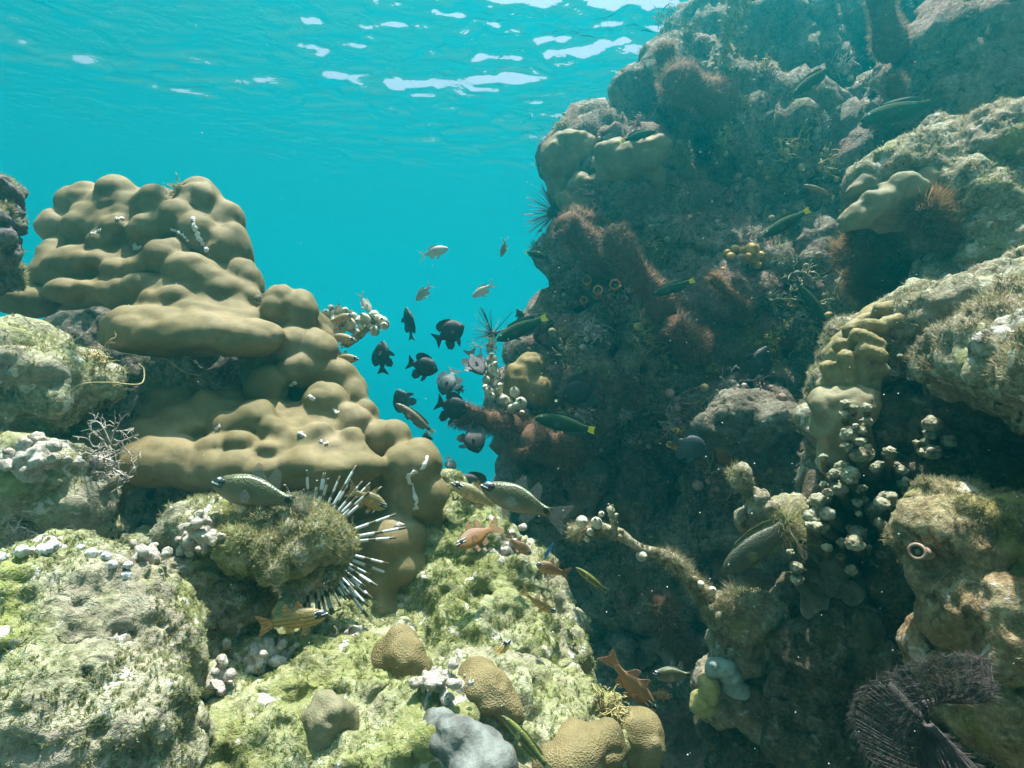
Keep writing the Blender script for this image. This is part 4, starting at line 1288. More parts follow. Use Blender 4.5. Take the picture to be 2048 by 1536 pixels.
mb = MB()
for q in pts:
    v, F = ICO2
    q = q + rng.normal(size=3) * .0015
    mb.add(v * (.0030 + .0026 * rng.random()) * (1 + .2 * fbm(v + q * 90, .6, 2, .5, 3))[:, None] + q - FWD * .001, F)
tag(mb.build("bead_crust", plain_mat("white crust beads", (.50, .50, .50), .3, 120, .8, .2, col2=(.78, .78, .78), bumpd=.002)), "row of white crusty beads along the top rim of the big corner rock", "crust")
coral([(1480, 815, 1.7, 60, 36), (1530, 850, 1.7, 70, 44), (1440, 850, 1.7, 60, 40), (1500, 880, 1.72, 80, 40)], .009, rock_mat("dull pale rock", ((.03, .028, .02), (.12, .11, .075), (.30, .28, .22), (.16, .12, .09)), 1.0), "dull pale rough rock lump behind the orange yellow tube sponge", "reef_rock", "rock", [('f', .10, .02), ('r', .06, .012), ('k', .03, .008)], 3, 69, lift=.0)
coral([(1690, 815, 1.05, 62, 44), (1665, 850, 1.06, 40, 60), (1720, 800, 1.05, 44, 34), (1675, 900, 1.08, 40, 60)], .005, porites_mat("beige mound coral", (.17, .15, .085), (.28, .25, .15), (.38, .35, .23), 500), "fuzzy beige coral mound just below the ridged coral", "lobe_coral", "coral", None, 5, 70, lift=.03)

# big fan worm in the lower right corner
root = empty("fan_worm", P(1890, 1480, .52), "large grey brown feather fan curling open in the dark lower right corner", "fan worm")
M_FAN = plain_mat("mauve feather darkened as shade", (.10, .092, .088), .4, 60, .8, .15, True, col2=(.19, .17, .16))  # feather colour darkened in place of the shade in this corner
cen = P(1885, 1450, .53)
mb = MB(); mb.tube(curve([P(1930, 1640, .60), P(1900, 1540, .56), cen + FWD * .07], 10), .006, 12); mb.build("tube", plain_mat("dark worm tube", (.05, .045, .04), .3, 60, .8, .2), root)
s = .5 / FPX
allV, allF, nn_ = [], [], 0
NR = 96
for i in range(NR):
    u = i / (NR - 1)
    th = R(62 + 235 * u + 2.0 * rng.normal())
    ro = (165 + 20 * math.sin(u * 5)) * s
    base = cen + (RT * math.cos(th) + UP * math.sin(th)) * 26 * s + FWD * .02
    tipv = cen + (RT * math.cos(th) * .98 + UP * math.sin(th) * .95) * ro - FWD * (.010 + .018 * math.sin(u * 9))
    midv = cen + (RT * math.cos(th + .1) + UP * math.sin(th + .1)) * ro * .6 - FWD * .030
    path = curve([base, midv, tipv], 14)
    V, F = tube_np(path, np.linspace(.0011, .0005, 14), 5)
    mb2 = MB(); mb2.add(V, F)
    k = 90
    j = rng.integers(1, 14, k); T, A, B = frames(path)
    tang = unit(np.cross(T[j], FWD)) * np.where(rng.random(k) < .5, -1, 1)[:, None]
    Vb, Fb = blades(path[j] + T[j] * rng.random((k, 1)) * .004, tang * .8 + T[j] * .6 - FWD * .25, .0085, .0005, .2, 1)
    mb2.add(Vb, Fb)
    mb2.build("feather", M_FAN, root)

# pale clumps of weed and crusts dotted over the shaded wall
CL = "pale weed clumps dotted over the shaded wall"
protos = []
for k in range(4):
    rs = rng.normal(size=(400, 3)) * np.array([.028, .016, .02])
    mb = MB()
    for i in range(46):
        p = rng.normal(size=3) * np.array([.022, .012, .016])
        dr = unit(rng.normal(size=3) + np.array([0, -.6, .7]))
        path = [p]
        for j in range(4):
            dr = unit(dr + rng.normal(size=3) * .35); path.append(path[-1] + dr * .011)
        mb.tube(np.array(path), np.linspace(.0022, .0011, 5), 4)
    for i in range(12):
        mb.sph(rng.normal(size=3) * np.array([.024, .010, .018]), .004 + .008 * rng.random(), ICO1)
    protos.append(mb)
mats = [M_TWIG_G, M_TWIG_P, M_TWIG_O, plain_mat("pinkish crust weed", (.26, .17, .14), .35, 60, .85, .1, col2=(.40, .28, .24))]
made = [None] * 4
k = 0
for i in range(900):
    x, y = 1085 + 700 * rng.random(), 110 + 900 * rng.random()
    p, n = S(x, y, None, 99.0)
    if depth(p) < 1.45 or depth(p) > 3 or n[1] > 0: continue
    j = k % 4
    if made[j] is None:
        o = protos[j].build("weed_clump", mats[j]); made[j] = o
        base = np.array(o.location)
        o.data.transform(Matrix.Translation(Vector(base)))
    else:
        o = made[j].copy(); link(o)
    tag(o, "small pale weed clump clinging to the shaded reef wall", "seaweed", CL)
    o.location = [float(v) for v in p + n * .006]
    o.rotation_euler = (rng.normal() * .3, rng.random() * 6.28, rng.normal() * .5)
    sc = .45 + 1.0 * rng.random() ** 2
    o.scale = (sc, sc, sc)
    k += 1
    if k >= 90: break
# ------------------------------------------------------------------ fish
def math_node(nt, op, a, b=None):
    n = nd(nt, "ShaderNodeMath", operation=op)
    for s, v in ((n.inputs[0], a), (n.inputs[1], b)):
        if v is None: continue
        if isinstance(v, (int, float)): s.default_value = v
        else: nt.links.new(v, s)
    return n.outputs[0]


def fish_mat(name, back, side, belly, stripes=None, head=None, spot=None, line=None, tail=None, bars=None, rough_=.45, spec=.4, scales=.25, zr=.2):
    """body paint in the fish's own coordinates: x runs from tail -0.5 to snout 0.5, z is up"""
    m, nt, b, out = mat_new(name)
    co = coords(nt)
    sx = nd(nt, "ShaderNodeSeparateXYZ"); nt.links.new(co, sx.inputs[0])
    x, z = sx.outputs[0], sx.outputs[2]
    zz = math_node(nt, 'ADD', math_node(nt, 'DIVIDE', z, 2 * zr), .5)
    c = ramp(nt, zz, [(.12, belly), (.45, side), (.85, back)])
    n1 = noise_node(nt, co, 9, 3, .6)
    c = mix(nt, ramp(nt, n1, [(.35, .28), (.65, 0.0)]), c, tuple(.5 * v for v in side))
    if stripes:
        col, fq, amt = stripes
        w = math_node(nt, 'SINE', math_node(nt, 'MULTIPLY', z, fq))
        c = mix(nt, math_node(nt, 'MULTIPLY', ramp(nt, w, [(.0, 0.0), (.7, amt)]), 1.0), c, col)
    if bars:
        col, fq, amt = bars
        w = math_node(nt, 'SINE', math_node(nt, 'MULTIPLY', x, fq))
        c = mix(nt, ramp(nt, w, [(.3, 0.0), (.9, amt)]), c, col)
    if tail:
        col, x0 = tail
        c = mix(nt, ramp(nt, x, [(0.0, 1.0), (.001, 0.0)]) if False else math_node(nt, 'LESS_THAN', x, x0), c, col)
    if line:
        col, pts = line                      # pale dotted line close under the back
        cv = nd(nt, "ShaderNodeFloatCurve")
        cm = cv.mapping.curves[0]
        cm.points[0].location = (0, pts[0]); cm.points[1].location = (1, pts[-1])
        for k, v in enumerate(pts[1:-1]): cm.points.new((k + 1) / (len(pts) - 1), v)
        cv.mapping.update()
        nt.links.new(math_node(nt, 'ADD', x, .5), cv.inputs["Value"])
        d = math_node(nt, 'ABSOLUTE', math_node(nt, 'SUBTRACT', zz, cv.outputs[0]))
        on = math_node(nt, 'MULTIPLY', math_node(nt, 'LESS_THAN', d, .022), math_node(nt, 'LESS_THAN', x, .30))
        dots = math_node(nt, 'GREATER_THAN', math_node(nt, 'SINE', math_node(nt, 'MULTIPLY', x, 230.0)), -.5)
        c = mix(nt, math_node(nt, 'MULTIPLY', on, math_node(nt, 'MULTIPLY', dots, .85)), c, col)
    if head:
        dark, pale, x0, fq, ph = head        # dark and pale stripes through the eye
        w = math_node(nt, 'SINE', math_node(nt, 'ADD', math_node(nt, 'MULTIPLY', z, fq), ph))
        hc = ramp(nt, w, [(.25, dark), (.55, dark), (.75, pale)])
        inb = math_node(nt, 'MULTIPLY', math_node(nt, 'LESS_THAN', math_node(nt, 'ABSOLUTE', math_node(nt, 'SUBTRACT', z, .018)), .052), math_node(nt, 'GREATER_THAN', x, x0))
        c = mix(nt, inb, c, hc)
    if spot:
        col, px, pz, r = spot
        dx = math_node(nt, 'SUBTRACT', x, px); dz = math_node(nt, 'SUBTRACT', z, pz)
        d = math_node(nt, 'ADD', math_node(nt, 'MULTIPLY', dx, dx), math_node(nt, 'MULTIPLY', dz, dz))
        c = mix(nt, math_node(nt, 'LESS_THAN', d, r * r), c, col)
    nt.links.new(c, b.inputs["Base Color"])
    b.inputs["Roughness"].default_value = rough_
    b.inputs["Specular IOR Level"].default_value = spec
    if scales:
        v = nd(nt, "ShaderNodeTexVoronoi", Scale=55.0); nt.links.new(co, v.inputs["Vector"])
        nt.links.new(bump(nt, v.outputs["Distance"], scales, .01), b.inputs["Normal"])
    return m


def fin_mat(name, col, alpha=.75):
    m, nt, b, out = mat_new(name)
    co = coords(nt)
    w = nd(nt, "ShaderNodeTexNoise", Scale=14.0, Detail=2.0)
    mp = nd(nt, "ShaderNodeMapping"); mp.inputs["Scale"].default_value = (.6, 1, 5)
    nt.links.new(co, mp.inputs["Vector"]); nt.links.new(mp.outputs[0], w.inputs["Vector"])
    c = ramp(nt, w.outputs["Fac"], [(.35, tuple(.6 * v for v in col)), (.65, tuple(min(1, 1.2 * v) for v in col))])
    nt.links.new(c, b.inputs["Base Color"])
    b.inputs["Roughness"].default_value = .5
    b.inputs["Alpha"].default_value = alpha
    return m


def crom(xs, ys, x):
    """smooth interpolation of profile columns"""
    p = curve(np.stack([xs, ys, np.zeros(len(xs))], 1), 60)
    o = np.argsort(p[:, 0])
    return np.interp(x, p[o, 0], p[o, 1])


KINDS = {
    # profile rows: x, top, bottom, half width; fins: outlines in x,z
    'damsel': dict(prof=[(.5, -.01, -.02, .006), (.465, .055, -.06, .03), (.40, .13, -.12, .055), (.28, .215, -.195, .085), (.1, .25, -.235, .095), (-.08, .215, -.205, .075), (-.2, .115, -.11, .04), (-.28, .065, -.065, .022), (-.33, .06, -.06, .010)],
                   dorsal=[(.27, .19), (.20, .27), (.06, .315), (-.10, .33), (-.22, .30), (-.29, .23), (-.25, .12), (-.15, .12), (0, .2), (.15, .2)],
                   anal=[(.04, -.2), (-.03, -.31), (-.15, -.36), (-.26, -.30), (-.25, -.14), (-.15, -.12)],
                   pelvic=[(.24, -.17), (.17, -.31), (.08, -.38), (.06, -.30), (.10, -.2)],
                   tail=[(-.28, .055), (-.38, .12), (-.49, .19), (-.50, .17), (-.45, .03), (-.45, -.03), (-.50, -.17), (-.49, -.19), (-.38, -.12), (-.28, -.055)],
                   pect=(.2, -.03, .16), eye=(.375, .05, .028)),
    'chromis': dict(prof=[(.5, .01, -.01, .006), (.46, .06, -.05, .03), (.38, .11, -.10, .05), (.25, .155, -.145, .07), (.08, .165, -.155, .07), (-.08, .125, -.12, .05), (-.2, .07, -.065, .028), (-.27, .045, -.04, .016), (-.3, .04, -.04, .008)],
                    dorsal=[(.24, .14), (.16, .21), (.0, .21), (-.12, .20), (-.2, .14), (-.12, .09), (.05, .15)],
                    anal=[(.02, -.14), (-.05, -.23), (-.15, -.18), (-.17, -.08), (-.08, -.11)],
                    pelvic=[(.2, -.13), (.10, -.26), (.06, -.24), (.1, -.14)],
                    tail=[(-.26, .035), (-.38, .12), (-.50, .20), (-.47, .13), (-.36, .02), (-.36, -.02), (-.47, -.13), (-.50, -.20), (-.38, -.12), (-.26, -.035)],
                    pect=(.2, -.03, .13), eye=(.40, .035, .032)),
    'cardinal': dict(prof=[(.5, -.005, -.02, .006), (.46, .035, -.06, .03), (.38, .075, -.105, .05), (.27, .115, -.135, .065), (.14, .135, -.14, .068), (.0, .115, -.12, .055), (-.12, .07, -.075, .035), (-.22, .048, -.052, .02), (-.29, .055, -.055, .012)],
                     dorsal=[(.18, .12), (.12, .25), (.08, .24), (.04, .16), (-.0, .12), (.08, .10)],
                     dorsal2=[(.0, .11), (-.06, .24), (-.12, .20), (-.14, .10), (-.15, .06), (-.06, .07)],
                     anal=[(.02, -.11), (-.03, -.20), (-.12, -.18), (-.16, -.07), (-.06, -.08)],
                     pelvic=[(.22, -.12), (.15, -.24), (.08, -.22), (.12, -.12)],
                     tail=[(-.27, .05), (-.38, .10), (-.50, .16), (-.485, .10), (-.445, .0), (-.485, -.10), (-.50, -.16), (-.38, -.10), (-.27, -.05)],
                     pect=(.2, -.03, .13), eye=(.385, .02, .040)),
    'wrasse': dict(prof=[(.5, -.01, -.02, .008), (.45, .035, -.05, .03), (.36, .075, -.085, .05), (.22, .105, -.11, .062), (.05, .115, -.115, .062), (-.12, .095, -.10, .05), (-.26, .06, -.065, .032), (-.34, .045, -.048, .018), (-.38, .045, -.045, .010)],
                   dorsal=[(.24, .09), (.2, .135), (.0, .155), (-.2, .135), (-.30, .10), (-.28, .05), (-.1, .09), (.08, .10)],
                   anal=[(.02, -.1), (-.03, -.15), (-.18, -.14), (-.29, -.10), (-.27, -.05), (-.1, -.09)],
                   pelvic=[(.2, -.1), (.12, -.16), (.08, -.15), (.12, -.1)],
                   tail=[(-.37, .036), (-.43, .05), (-.495, .06), (-.485, .03), (-.475, 0), (-.485, -.03), (-.495, -.06), (-.43, -.05), (-.37, -.036)],
                   pect=(.2, -.01, .12), eye=(.39, .03, .018)),
    'slim': dict(prof=[(.5, -.005, -.012, .006), (.45, .022, -.03, .02), (.36, .045, -.055, .035), (.22, .065, -.07, .045), (.05, .07, -.075, .045), (-.12, .06, -.065, .036), (-.26, .042, -.045, .024), (-.36, .03, -.032, .014), (-.4, .03, -.03, .008)],
                 dorsal=[(.24, .055), (.2, .085), (.0, .095), (-.2, .085), (-.32, .065), (-.28, .035), (-.1, .055)],
                 anal=[(.02, -.065), (-.03, -.095), (-.18, -.09), (-.31, -.065), (-.27, -.035), (-.1, -.055)],
                 pelvic=[(.2, -.06), (.12, -.10), (.08, -.09), (.12, -.06)],
                 tail=[(-.38, .026), (-.44, .05), (-.50, .06), (-.49, 0), (-.50, -.06), (-.44, -.05), (-.38, -.026)],
                 pect=(.2, -.01, .09), eye=(.41, .015, .013)),
}


def bendy(V, bend):
    V = np.array(V, float)
    t = np.clip(.15 - V[:, 0], 0, 1)
    V[:, 1] += bend * t * t * 1.6
    return V


def fin_mesh(outline, th=.007, y=0.0):
    pts = np.array(outline, float)
    q = np.concatenate([pts[-1:], pts, pts[:2]])
    out = []
    for i in range(1, len(pts) + 1):                 # smooth closed outline
        a, b_, c, d = q[i - 1], q[i], q[i + 1], q[i + 2]
        for t in (0, .33, .66):
            out.append(.5 * ((2 * b_) + (c - a) * t * .7 + (2 * a * .7 - (5 - 1.2) * b_ + (4 - 1.2 + .6) * c - d * .7) * t * t * 0 + 0 * t) + (c - b_) * t - .5 * (c - a) * t * .7)
    p = np.array(out)
    n = len(p)
    V = np.concatenate([np.stack([p[:, 0], np.full(n, y - th / 2), p[:, 1]], 1), np.stack([p[:, 0], np.full(n, y + th / 2), p[:, 1]], 1)])
    F = [tuple(range(n)), tuple(range(2 * n - 1, n - 1, -1))] + [(i, n + i, n + (i + 1) % n, (i + 1) % n) for i in range(n)]
    return V, F


FISH_N = [0]


def fish(kind, head, tail, d, label, cat, mats, dd=0.0, flip=False, roll=0.0, bend=None, name=None, group=None, width=1.0, deep=1.0):
    """head and tail tip in photo pixels, d = depth of the head, dd = how much deeper the tail is"""
    K = KINDS[kind]
    bm, fm, tm = mats
    if kind == 'damsel':
        deep *= 1.2
        tail = (tail[0] + .14 * (tail[0] - head[0]), tail[1] + .14 * (tail[1] - head[1]))
    H, Tt = P(head[0], head[1], d), P(tail[0], tail[1], d + dd)
    L = float(np.linalg.norm(H - Tt))
    fwd = (H - Tt) / L
    ix = np.array([head[0] - tail[0], -(head[1] - tail[1])], float); ix /= max(np.linalg.norm(ix), 1e-6)
    pr = np.array([-ix[1], ix[0]])
    if pr[1] < 0: pr = -pr
    if flip: pr = -pr
    up = RT * pr[0] + UP * pr[1]
    up = unit(up - fwd * np.dot(up, fwd))
    side = np.cross(up, fwd)
    if roll:
        c, s_ = math.cos(R(roll)), math.sin(R(roll))
        up, side = up * c + side * s_, side * c - up * s_
    root = bpy.data.objects.new(name or (cat.replace(' ', '_')), None)
    root.empty_display_size = .02
    link(root)
    tag(root, label, cat, group)
    root.matrix_world = Matrix([[fwd[i] * L, side[i] * L, up[i] * L, ((H + Tt) / 2)[i]] for i in range(3)] + [[0, 0, 0, 1]])
    FISH_N[0] += 1
    if bend is None: bend = .26 * math.sin(FISH_N[0] * 2.4)
    pf = np.array(K['prof'])
    xs = np.concatenate([np.linspace(pf[0, 0], .36, 9), np.linspace(.32, pf[-1, 0], 17)])
    top, bot, hw = (crom(pf[:, 0], pf[:, k], xs) for k in (1, 2, 3))
    ns = 16
    th = np.linspace(0, 2 * math.pi, ns, endpoint=False)
    rings = []
    for i, x in enumerate(xs):
        cz, rz = (top[i] + bot[i]) / 2, max((top[i] - bot[i]) / 2, .004) 
        rings.append(np.stack([np.full(ns, x), hw[i] * width * np.sign(np.cos(th)) * np.abs(np.cos(th)) ** .9, (cz + rz * np.sin(th)) * deep], 1))
    V = np.concatenate(rings)
    F = [(i * ns + k, i * ns + (k + 1) % ns, (i + 1) * ns + (k + 1) % ns, (i + 1) * ns + k) for i in range(len(xs) - 1) for k in range(ns)]
    F += [tuple(range(ns - 1, -1, -1)), tuple(range((len(xs) - 1) * ns, len(xs) * ns))]
    def part(nm, V, F, m, par=root):
        me = bpy.data.meshes.new(nm)
        me.from_pydata([tuple(v) for v in bendy(V, bend)], [], F); me.update()
        me.polygons.foreach_set("use_smooth", np.ones(len(me.polygons), bool) if nm in ("body", "eye", "pupil") else np.zeros(len(me.polygons), bool))
        if m: me.materials.append(m)
        o = bpy.data.objects.new(nm, me)
        link(o, par)
        return o
    part("body", V, F, bm)
    dz = np.array([1, deep])
    for nm, key, mm in (("dorsal_fin", 'dorsal', fm), ("dorsal_fin", 'dorsal2', fm), ("anal_fin", 'anal', fm), ("tail_fin", 'tail', tm)):
        if key in K: part(nm, *fin_mesh(np.array(K[key]) * dz), mm)
    for s_ in (-1, 1):
        Vp, Fp = fin_mesh(np.array(K['pelvic']) * dz, .006)
        Vp[:, 1] += s_ * (.02 + .12 * np.clip(-.12 - Vp[:, 2], 0, 1))
        part("pelvic_fin", Vp, Fp, fm)
        px, pz, pl = K['pect']
        w = np.interp(px, pf[::-1, 0], pf[::-1, 3]) * width
        Vp, Fp = fin_mesh([(px, pz + .02), (px - pl * .5, pz + .05), (px - pl, pz + .01), (px - pl * .9, pz - .05), (px - pl * .4, pz - .06), (px, pz - .03)], .005)
        Vp[:, 1] += s_ * (w * .92 + (px - Vp[:, 0]) * .45)
        part("pectoral_fin", Vp, Fp, fm)
        ex, ez, er = K['eye']
        w = np.interp(ex, pf[::-1, 0], pf[::-1, 3]) * width * .82
        e = part("eye", ICO2[0] * np.array([er, er * .5, er]) + np.array([ex, s_ * w, ez]), [tuple(int(i) for i in f) for f in ICO2[1]], M_EYE if kind != 'cardinal' else M_EYED)
        part("pupil", ICO1[0] * np.array([er * .6, er * .25, er * .6]) + np.array([ex, s_ * (w + er * .36), ez]), [tuple(int(i) for i in f) for f in ICO1[1]], M_PUPIL, e)
    return root


M_EYE = plain_mat("silvery eye", (.45, .47, .45), .15, 50, .25, .6)
M_EYED = plain_mat("dark glossy eye", (.03, .035, .04), .2, 50, .15, .7)
M_PUPIL = plain_mat("black pupil", (.01, .01, .012), .1, 50, .15, .6)
BK = fish_mat("black damselfish skin", (.012, .012, .014), (.018, .017, .02), (.016, .015, .016), zr=.25, scales=.3)
BKF = fin_mat("black damselfish fin", (.015, .015, .018), 1.0)
SG = fish_mat("slate grey damselfish skin", (.03, .045, .05), (.05, .07, .075), (.06, .08, .08), zr=.25)
SGF = fin_mat("slate grey fin", (.06, .085, .09), .9)
CH = fish_mat("silver green chromis skin", (.26, .28, .22), (.46, .44, .36), (.62, .58, .50), zr=.16, spec=.6, rough_=.35)
CHF = fin_mat("pale chromis fin", (.60, .56, .48), .75)
CHT = fin_mat("white chromis tail", (.80, .80, .76), .9)
CG = fish_mat("green cardinalfish skin", (.085, .095, .040), (.12, .108, .055), (.19, .155, .10), head=((.015, .018, .022), (.72, .76, .76), .37, 120.0, 2.0), spot=((.008, .008, .01), -.245, .005, .030),
              line=((.55, .66, .50), (.50, .52, .62, .76, .90, .97, .88, .75, .6)), zr=.14, spec=.5, rough_=.4)
CGF = fin_mat("clear grey pink fin", (.34, .29, .28), .30)
CO_ = fish_mat("golden cardinalfish skin", (.20, .20, .11), (.44, .29, .10), (.52, .38, .18), bars=((.20, .15, .07), 75.0, .5), head=((.02, .02, .025), (.75, .74, .66), .30, 120.0, 2.0), zr=.14, spec=.5)
CY = fish_mat("yellow striped cardinalfish skin", (.24, .19, .07), (.40, .27, .07), (.46, .30, .08), stripes=((.10, .09, .06), 115.0, .75), head=((.015, .02, .03), (.62, .72, .75), .33, 130.0, 1.0), zr=.14, spec=.45)
CYF = fin_mat("orange clear fin", (.48, .30, .12), .55)
CR = fish_mat("rusty orange cardinalfish skin", (.18, .10, .05), (.30, .15, .06), (.38, .18, .05), head=((.02, .018, .02), (.80, .78, .66), .29, 120.0, 2.0), zr=.14, spec=.45)
CRF = fin_mat("rusty clear fin", (.34, .18, .10), .55)
WG = fish_mat("dark green wrasse skin", (.030, .060, .030), (.035, .075, .040), (.025, .045, .035), zr=.12, spec=.08, rough_=.8)
WGF = fin_mat("dark green fin", (.03, .06, .04), .95)
WY = fin_mat("bright yellow tail", (.80, .70, .02), 1.0)
WB = fish_mat("brown wrasse skin", (.10, .10, .05), (.20, .13, .06), (.26, .20, .12), stripes=((.10, .08, .045), 60.0, .6), tail=((.05, .05, .04), -.33), zr=.12)
WBF = fin_mat("brown wrasse fin", (.18, .13, .07), .8)
WPT = fin_mat("pale yellow tail", (.62, .56, .26), .9)
WS = fish_mat("yellow edged wrasse skin", (.20, .22, .05), (.055, .075, .04), (.22, .24, .06), zr=.075)
WO = fish_mat("olive grey skin", (.05, .06, .035), (.075, .085, .055), (.12, .12, .07), zr=.12)
WSF = fin_mat("olive fin", (.13, .15, .06), .7)
BL = fish_mat("blue cleaner skin", (.02, .06, .18), (.03, .22, .62), (.10, .42, .75), zr=.08)
BLF = fin_mat("blue fin", (.04, .25, .65), .9)

BM, CHM, SM_ = (BK, BKF, BKF), (CH, CHF, CHT), (SG, SGF, SGF)
GM, GO, GY, GR = (CG, CGF, CGF), (CO_, CYF, CGF), (CY, CYF, CYF), (CR, CRF, CRF)
GB = "black damselfish in the blue gap"
GC = "pale chromis in the open water"
dm = "damselfish"
# black damselfish in the gap
fish('damsel', (928, 650), (876, 678), 1.70, "largest black damselfish, side on, in the middle of the blue gap", dm, BM, group=GB, bend=.05, deep=1.12)
fish('damsel', (812, 614), (824, 673), 1.72, "slim looking black damselfish head up with forked tail down, beside the largest one", dm, BM, dd=.02, group=GB, roll=58, bend=.05)
fish('damsel', (766, 681), (761, 740), 1.78, "black damselfish nearest the white globe cluster, head up with three fin points below", dm, BM, dd=.0, group=GB, roll=28)
fish('damsel', (876, 741), (822, 726), 1.62, "black damselfish with broad tail to the left, in the centre of the group", dm, BM, group=GB, deep=1.05)
fish('damsel', (884, 790), (906, 742), 1.72, "black damselfish head down just under the central one", dm, SM_, dd=.02, group=GB, deep=1.1, roll=-20)
fish('damsel', (908, 772), (926, 782), 1.9, "small grey damselfish half hidden behind the head down black one", dm, SM_, group=GB)
fish('damsel', (793, 779), (818, 822), 1.82, "slate grey damselfish behind the brown wrasse", dm, SM_, dd=.02, group=GB, flip=True)
fish('damsel', (934, 826), (880, 806), 1.66, "black damselfish overlapping the tip of the fuzzy branch", dm, BM, group=GB, deep=1.2, bend=-.05)
fish('damsel', (958, 906), (936, 854), 1.66, "black damselfish facing down below the fuzzy branch", dm, BM, dd=.02, group=GB, deep=1.12, roll=15)
fish('damsel', (855, 861), (851, 894), 1.75, "small dark damselfish peeping over the coral below the brown wrasse", dm, BM, group=GB, roll=40)
fish('damsel', (905, 953), (900, 917), 1.9, "little dark damselfish diving just right of the big coral edge", dm, SM_, group=GB, roll=55)
fish('damsel', (908, 962), (972, 985), 1.5, "dark damselfish behind the golden cardinalfish with only its back showing", dm, BM, group=GB, deep=1.1)
fish('damsel', (966, 750), (940, 712), 1.70, "black damselfish turning by the globe chain, broad tail to the left", dm, BM, dd=.05, group=GB, roll=35, bend=-.28)
fish('damsel', (1034, 617), (1046, 643), 1.95, "tiny dark damselfish just above the big green wrasse", dm, SM_, group=GB, roll=55)
fish('damsel', (1092, 668), (1116, 646), 2.0, "dark damselfish between the green wrasse tail and the wall", dm, BM, group=GB)
fish('damsel', (1125, 800), (1188, 770), 1.72, "black damselfish with a white dot in the shade of the wall spur", dm, BM, group="black damselfish in front of the shaded wall", deep=1.1)
fish('damsel', (1415, 905), (1352, 880), 1.5, "dusky damselfish in front of the yellow tube sponges", dm, SM_, group="black damselfish in front of the shaded wall")
fish('damsel', (1535, 692), (1500, 765), 1.6, "long black damselfish before the mustard weed in the wall hollow", dm, BM, dd=.02, group="black damselfish in front of the shaded wall", width=.9, deep=.8, flip=True)
# pale chromis
fish('chromis', (897, 497), (837, 511), 1.95, "pale chromis swimming right, highest on the left in open water", "chromis", CHM, group=GC)
fish('chromis', (1003, 514), (1013, 478), 2.0, "pale chromis seen from behind, nose down, highest on the right", "chromis", CHM, dd=-.05, group=GC, roll=50)
fish('chromis', (832, 602), (864, 568), 1.95, "pale chromis nose down to the left above the slim black damselfish", "chromis", CHM, dd=-.03, group=GC, roll=15)
fish('chromis', (945, 594), (990, 566), 1.92, "pale chromis heading down left above the largest black damselfish", "chromis", CHM, group=GC)
fish('chromis', (744, 628), (717, 587), 1.6, "pale chromis diving at the white globe cluster", "chromis", CHM, group=GC, roll=40)
# wrasses
WM, WM2, WMB = (WG, WGF, WY), (WG, WGF, WGF), (WB, WBF, WPT)
fish('wrasse', (992, 680), (1094, 634), 1.62, "big dark green wrasse with a yellow tail edge over the wall spur", "wrasse", WM, bend=.1, deep=1.15)
fish('wrasse', (1069, 834), (1190, 861), 1.55, "dark green wrasse with a bright yellow tail low in front of the wall", "wrasse", WM, bend=.05, deep=1.1)
fish('wrasse', (1524, 473), (1619, 419), 1.55, "dark wrasse with a bright yellow tail in the upper shade beside the smooth olive coral", "wrasse", WM, bend=.03)
fish('wrasse', (1303, 590), (1385, 562), 1.6, "dim green wrasse with yellow tail by the tall fuzzy finger", "wrasse", WM)
fish('wrasse', (793, 806), (869, 866), 1.5, "brown wrasse with a pale yellow tail in the blue gap", "wrasse", WMB, bend=.04, deep=.85)
fish('slim', (1608, 369), (1672, 394), 1.5, "small slender brown wrasse with pale tail above the yellow tailed dark one", "wrasse", WMB, bend=-.12, deep=1.3)
fish('wrasse', (1585, 190), (1662, 133), 1.7, "dark wrasse rising to the right high on the hazy wall", "wrasse", WM2)
fish('wrasse', (1312, 262), (1244, 279), 1.75, "dark wrasse with a tiny yellow tail just above the sunlit tan coral", "wrasse", WM, bend=.25)
fish('wrasse', (1092, 513), (1049, 502), 1.75, "little green wrasse with yellow tail half over the wall edge", "wrasse", WM, deep=1.3)
fish('wrasse', (1443, 1144), (1590, 1040), .95, "olive parrot shaped fish half behind the sunlit spike of rock", "wrasse", (WO, WSF, WSF), deep=1.3)
fish('slim', (1151, 1134), (1216, 1184), .95, "slim yellow edged wrasse in the dark gap below the branch", "wrasse", (WS, WSF, WSF), deep=1.2)
fish('slim', (1004, 1430), (1098, 1530), .55, "slim green wrasse with a yellow edge at the bottom of the photo", "wrasse", (WS, WSF, WSF), deep=1.1)
fish('slim', (1088, 1120), (1106, 1085), .85, "electric blue cleaner wrasse nosing behind the rusty cardinalfish", "cleaner wrasse", (BL, BLF, BLF), bend=.15)
fish('wrasse', (1720, 240), (1870, 208), 1.6, "large blurry dark fish high on the hazy right", "wrasse", (WG, WGF, WGF), deep=1.1)
fish('wrasse', (1650, 640), (1590, 560), 1.5, "dusky fish beside the feathery soft corals with its head down", "wrasse", WM2, flip=False)
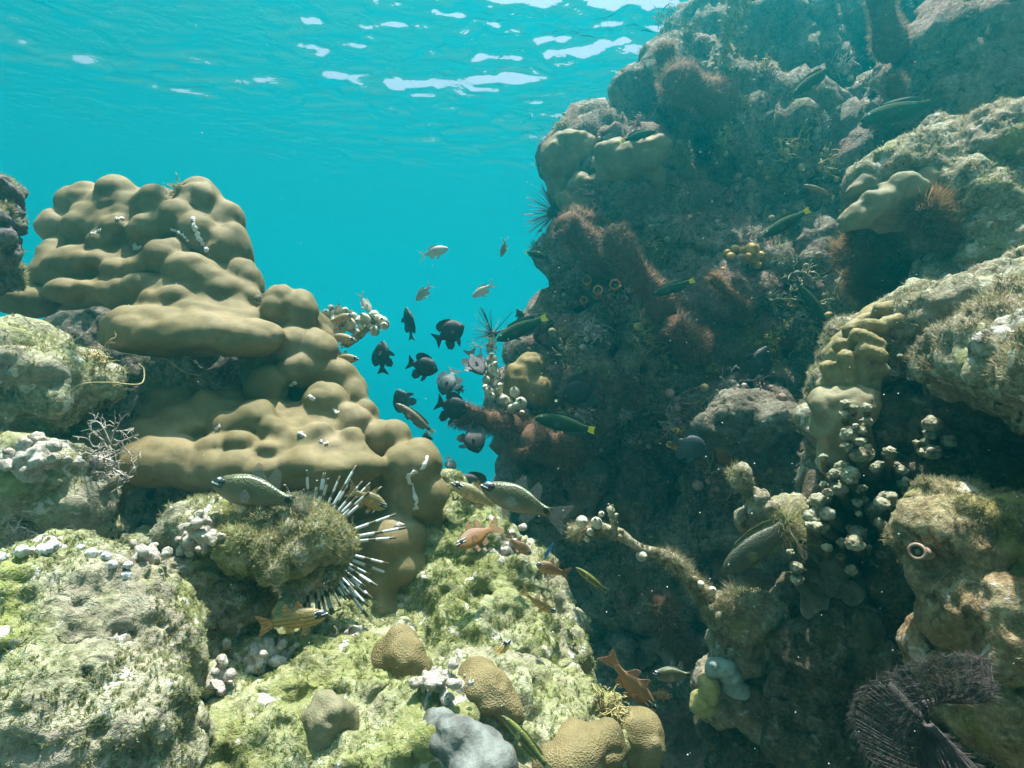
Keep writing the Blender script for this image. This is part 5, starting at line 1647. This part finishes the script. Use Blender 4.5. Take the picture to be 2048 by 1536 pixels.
# cardinalfish
cf = "cardinalfish"
fish('cardinal', (424, 962), (630, 1014), .70, "largest green cardinalfish with tail spot, in front of the lower coral plate", cf, GM, bend=.05, deep=1.12)
fish('cardinal', (962, 968), (1136, 1040), .80, "green cardinalfish with a pale back line and tail spot over the gap", cf, GM, bend=.04, deep=1.05)
fish('cardinal', (903, 964), (1010, 1022), .88, "golden cardinalfish with faint bars partly behind the green one", cf, GO, bend=-.03, deep=.95)
fish('cardinal', (912, 1090), (998, 1050), .80, "brownish cardinalfish coming forward with raised fins over the green slope", cf, GR, dd=.04, roll=-15, deep=1.25)
fish('cardinal', (1064, 1108), (1010, 1072), .9, "rusty cardinalfish slipping behind the edge of the green slope", cf, GR, deep=1.2)
fish('cardinal', (1072, 1126), (1140, 1152), .82, "rusty cardinalfish with bright eye stripes below the encrusted branch tip", cf, GR, deep=1.25)
fish('cardinal', (1113, 1224), (1040, 1186), .74, "yellow striped cardinalfish facing right over the green slope", cf, GY, deep=.95, roll=-15)
fish('cardinal', (1021, 1279), (952, 1356), .72, "yellow striped cardinalfish heading up to the right over the lower slope", cf, GY, bend=.15, deep=.7, roll=30)
fish('cardinal', (656, 1226), (516, 1252), .66, "yellow striped cardinalfish just below the banded urchin", cf, GY, deep=1.0, bend=-.04)
fish('cardinal', (775, 1014), (694, 978), .80, "yellow striped cardinalfish above the tips of the urchin spines", cf, GY, deep=1.3, bend=.06)
fish('cardinal', (1313, 1421), (1210, 1310), .84, "orange cardinalfish nose down in the dark gap at the bottom", cf, GR, bend=.05, deep=.95, roll=-20)
fish('cardinal', (1306, 1346), (1400, 1352), .95, "dim green cardinalfish with tail spot next to the drooping fuzzy column", cf, GM, deep=1.2, bend=-.05)
fish('cardinal', (1345, 1392), (1296, 1386), 1.0, "small dim orange cardinalfish behind the nose down orange one", cf, GR, deep=1.2)
fish('cardinal', (713, 681), (640, 668), 1.22, "pale striped cardinalfish between the upper and lower white globe clusters", cf, (CO_, CYF, CGF), deep=.95)
fish('cardinal', (718, 717), (650, 716), 1.24, "pale striped cardinalfish poking out of the lower white globe cluster", cf, GY)
fish('cardinal', (707, 629), (650, 646), 1.27, "small pinkish cardinalfish tucked into the upper white globe cluster", cf, (CO_, CYF, CGF))

# ------------------------------------------------------------------ drifting specks
mb = MB()
for i in range(420):
    x, y = rng.random() * 2048, rng.random() * 1536
    if rng.random() < .6: x = 1050 + 990 * rng.random()
    d = .35 + 1.0 * rng.random()
    mb.sph(P(x, y, d), d * (.5 + .9 * rng.random() ** 3) / FPX, ICO1)
o = mb.build("drifting_particles", plain_mat("pale marine snow", (.75, .78, .75), .1, 50, .6, .2))
tag(o, "pale specks drifting in the water", "particles", kind="stuff")
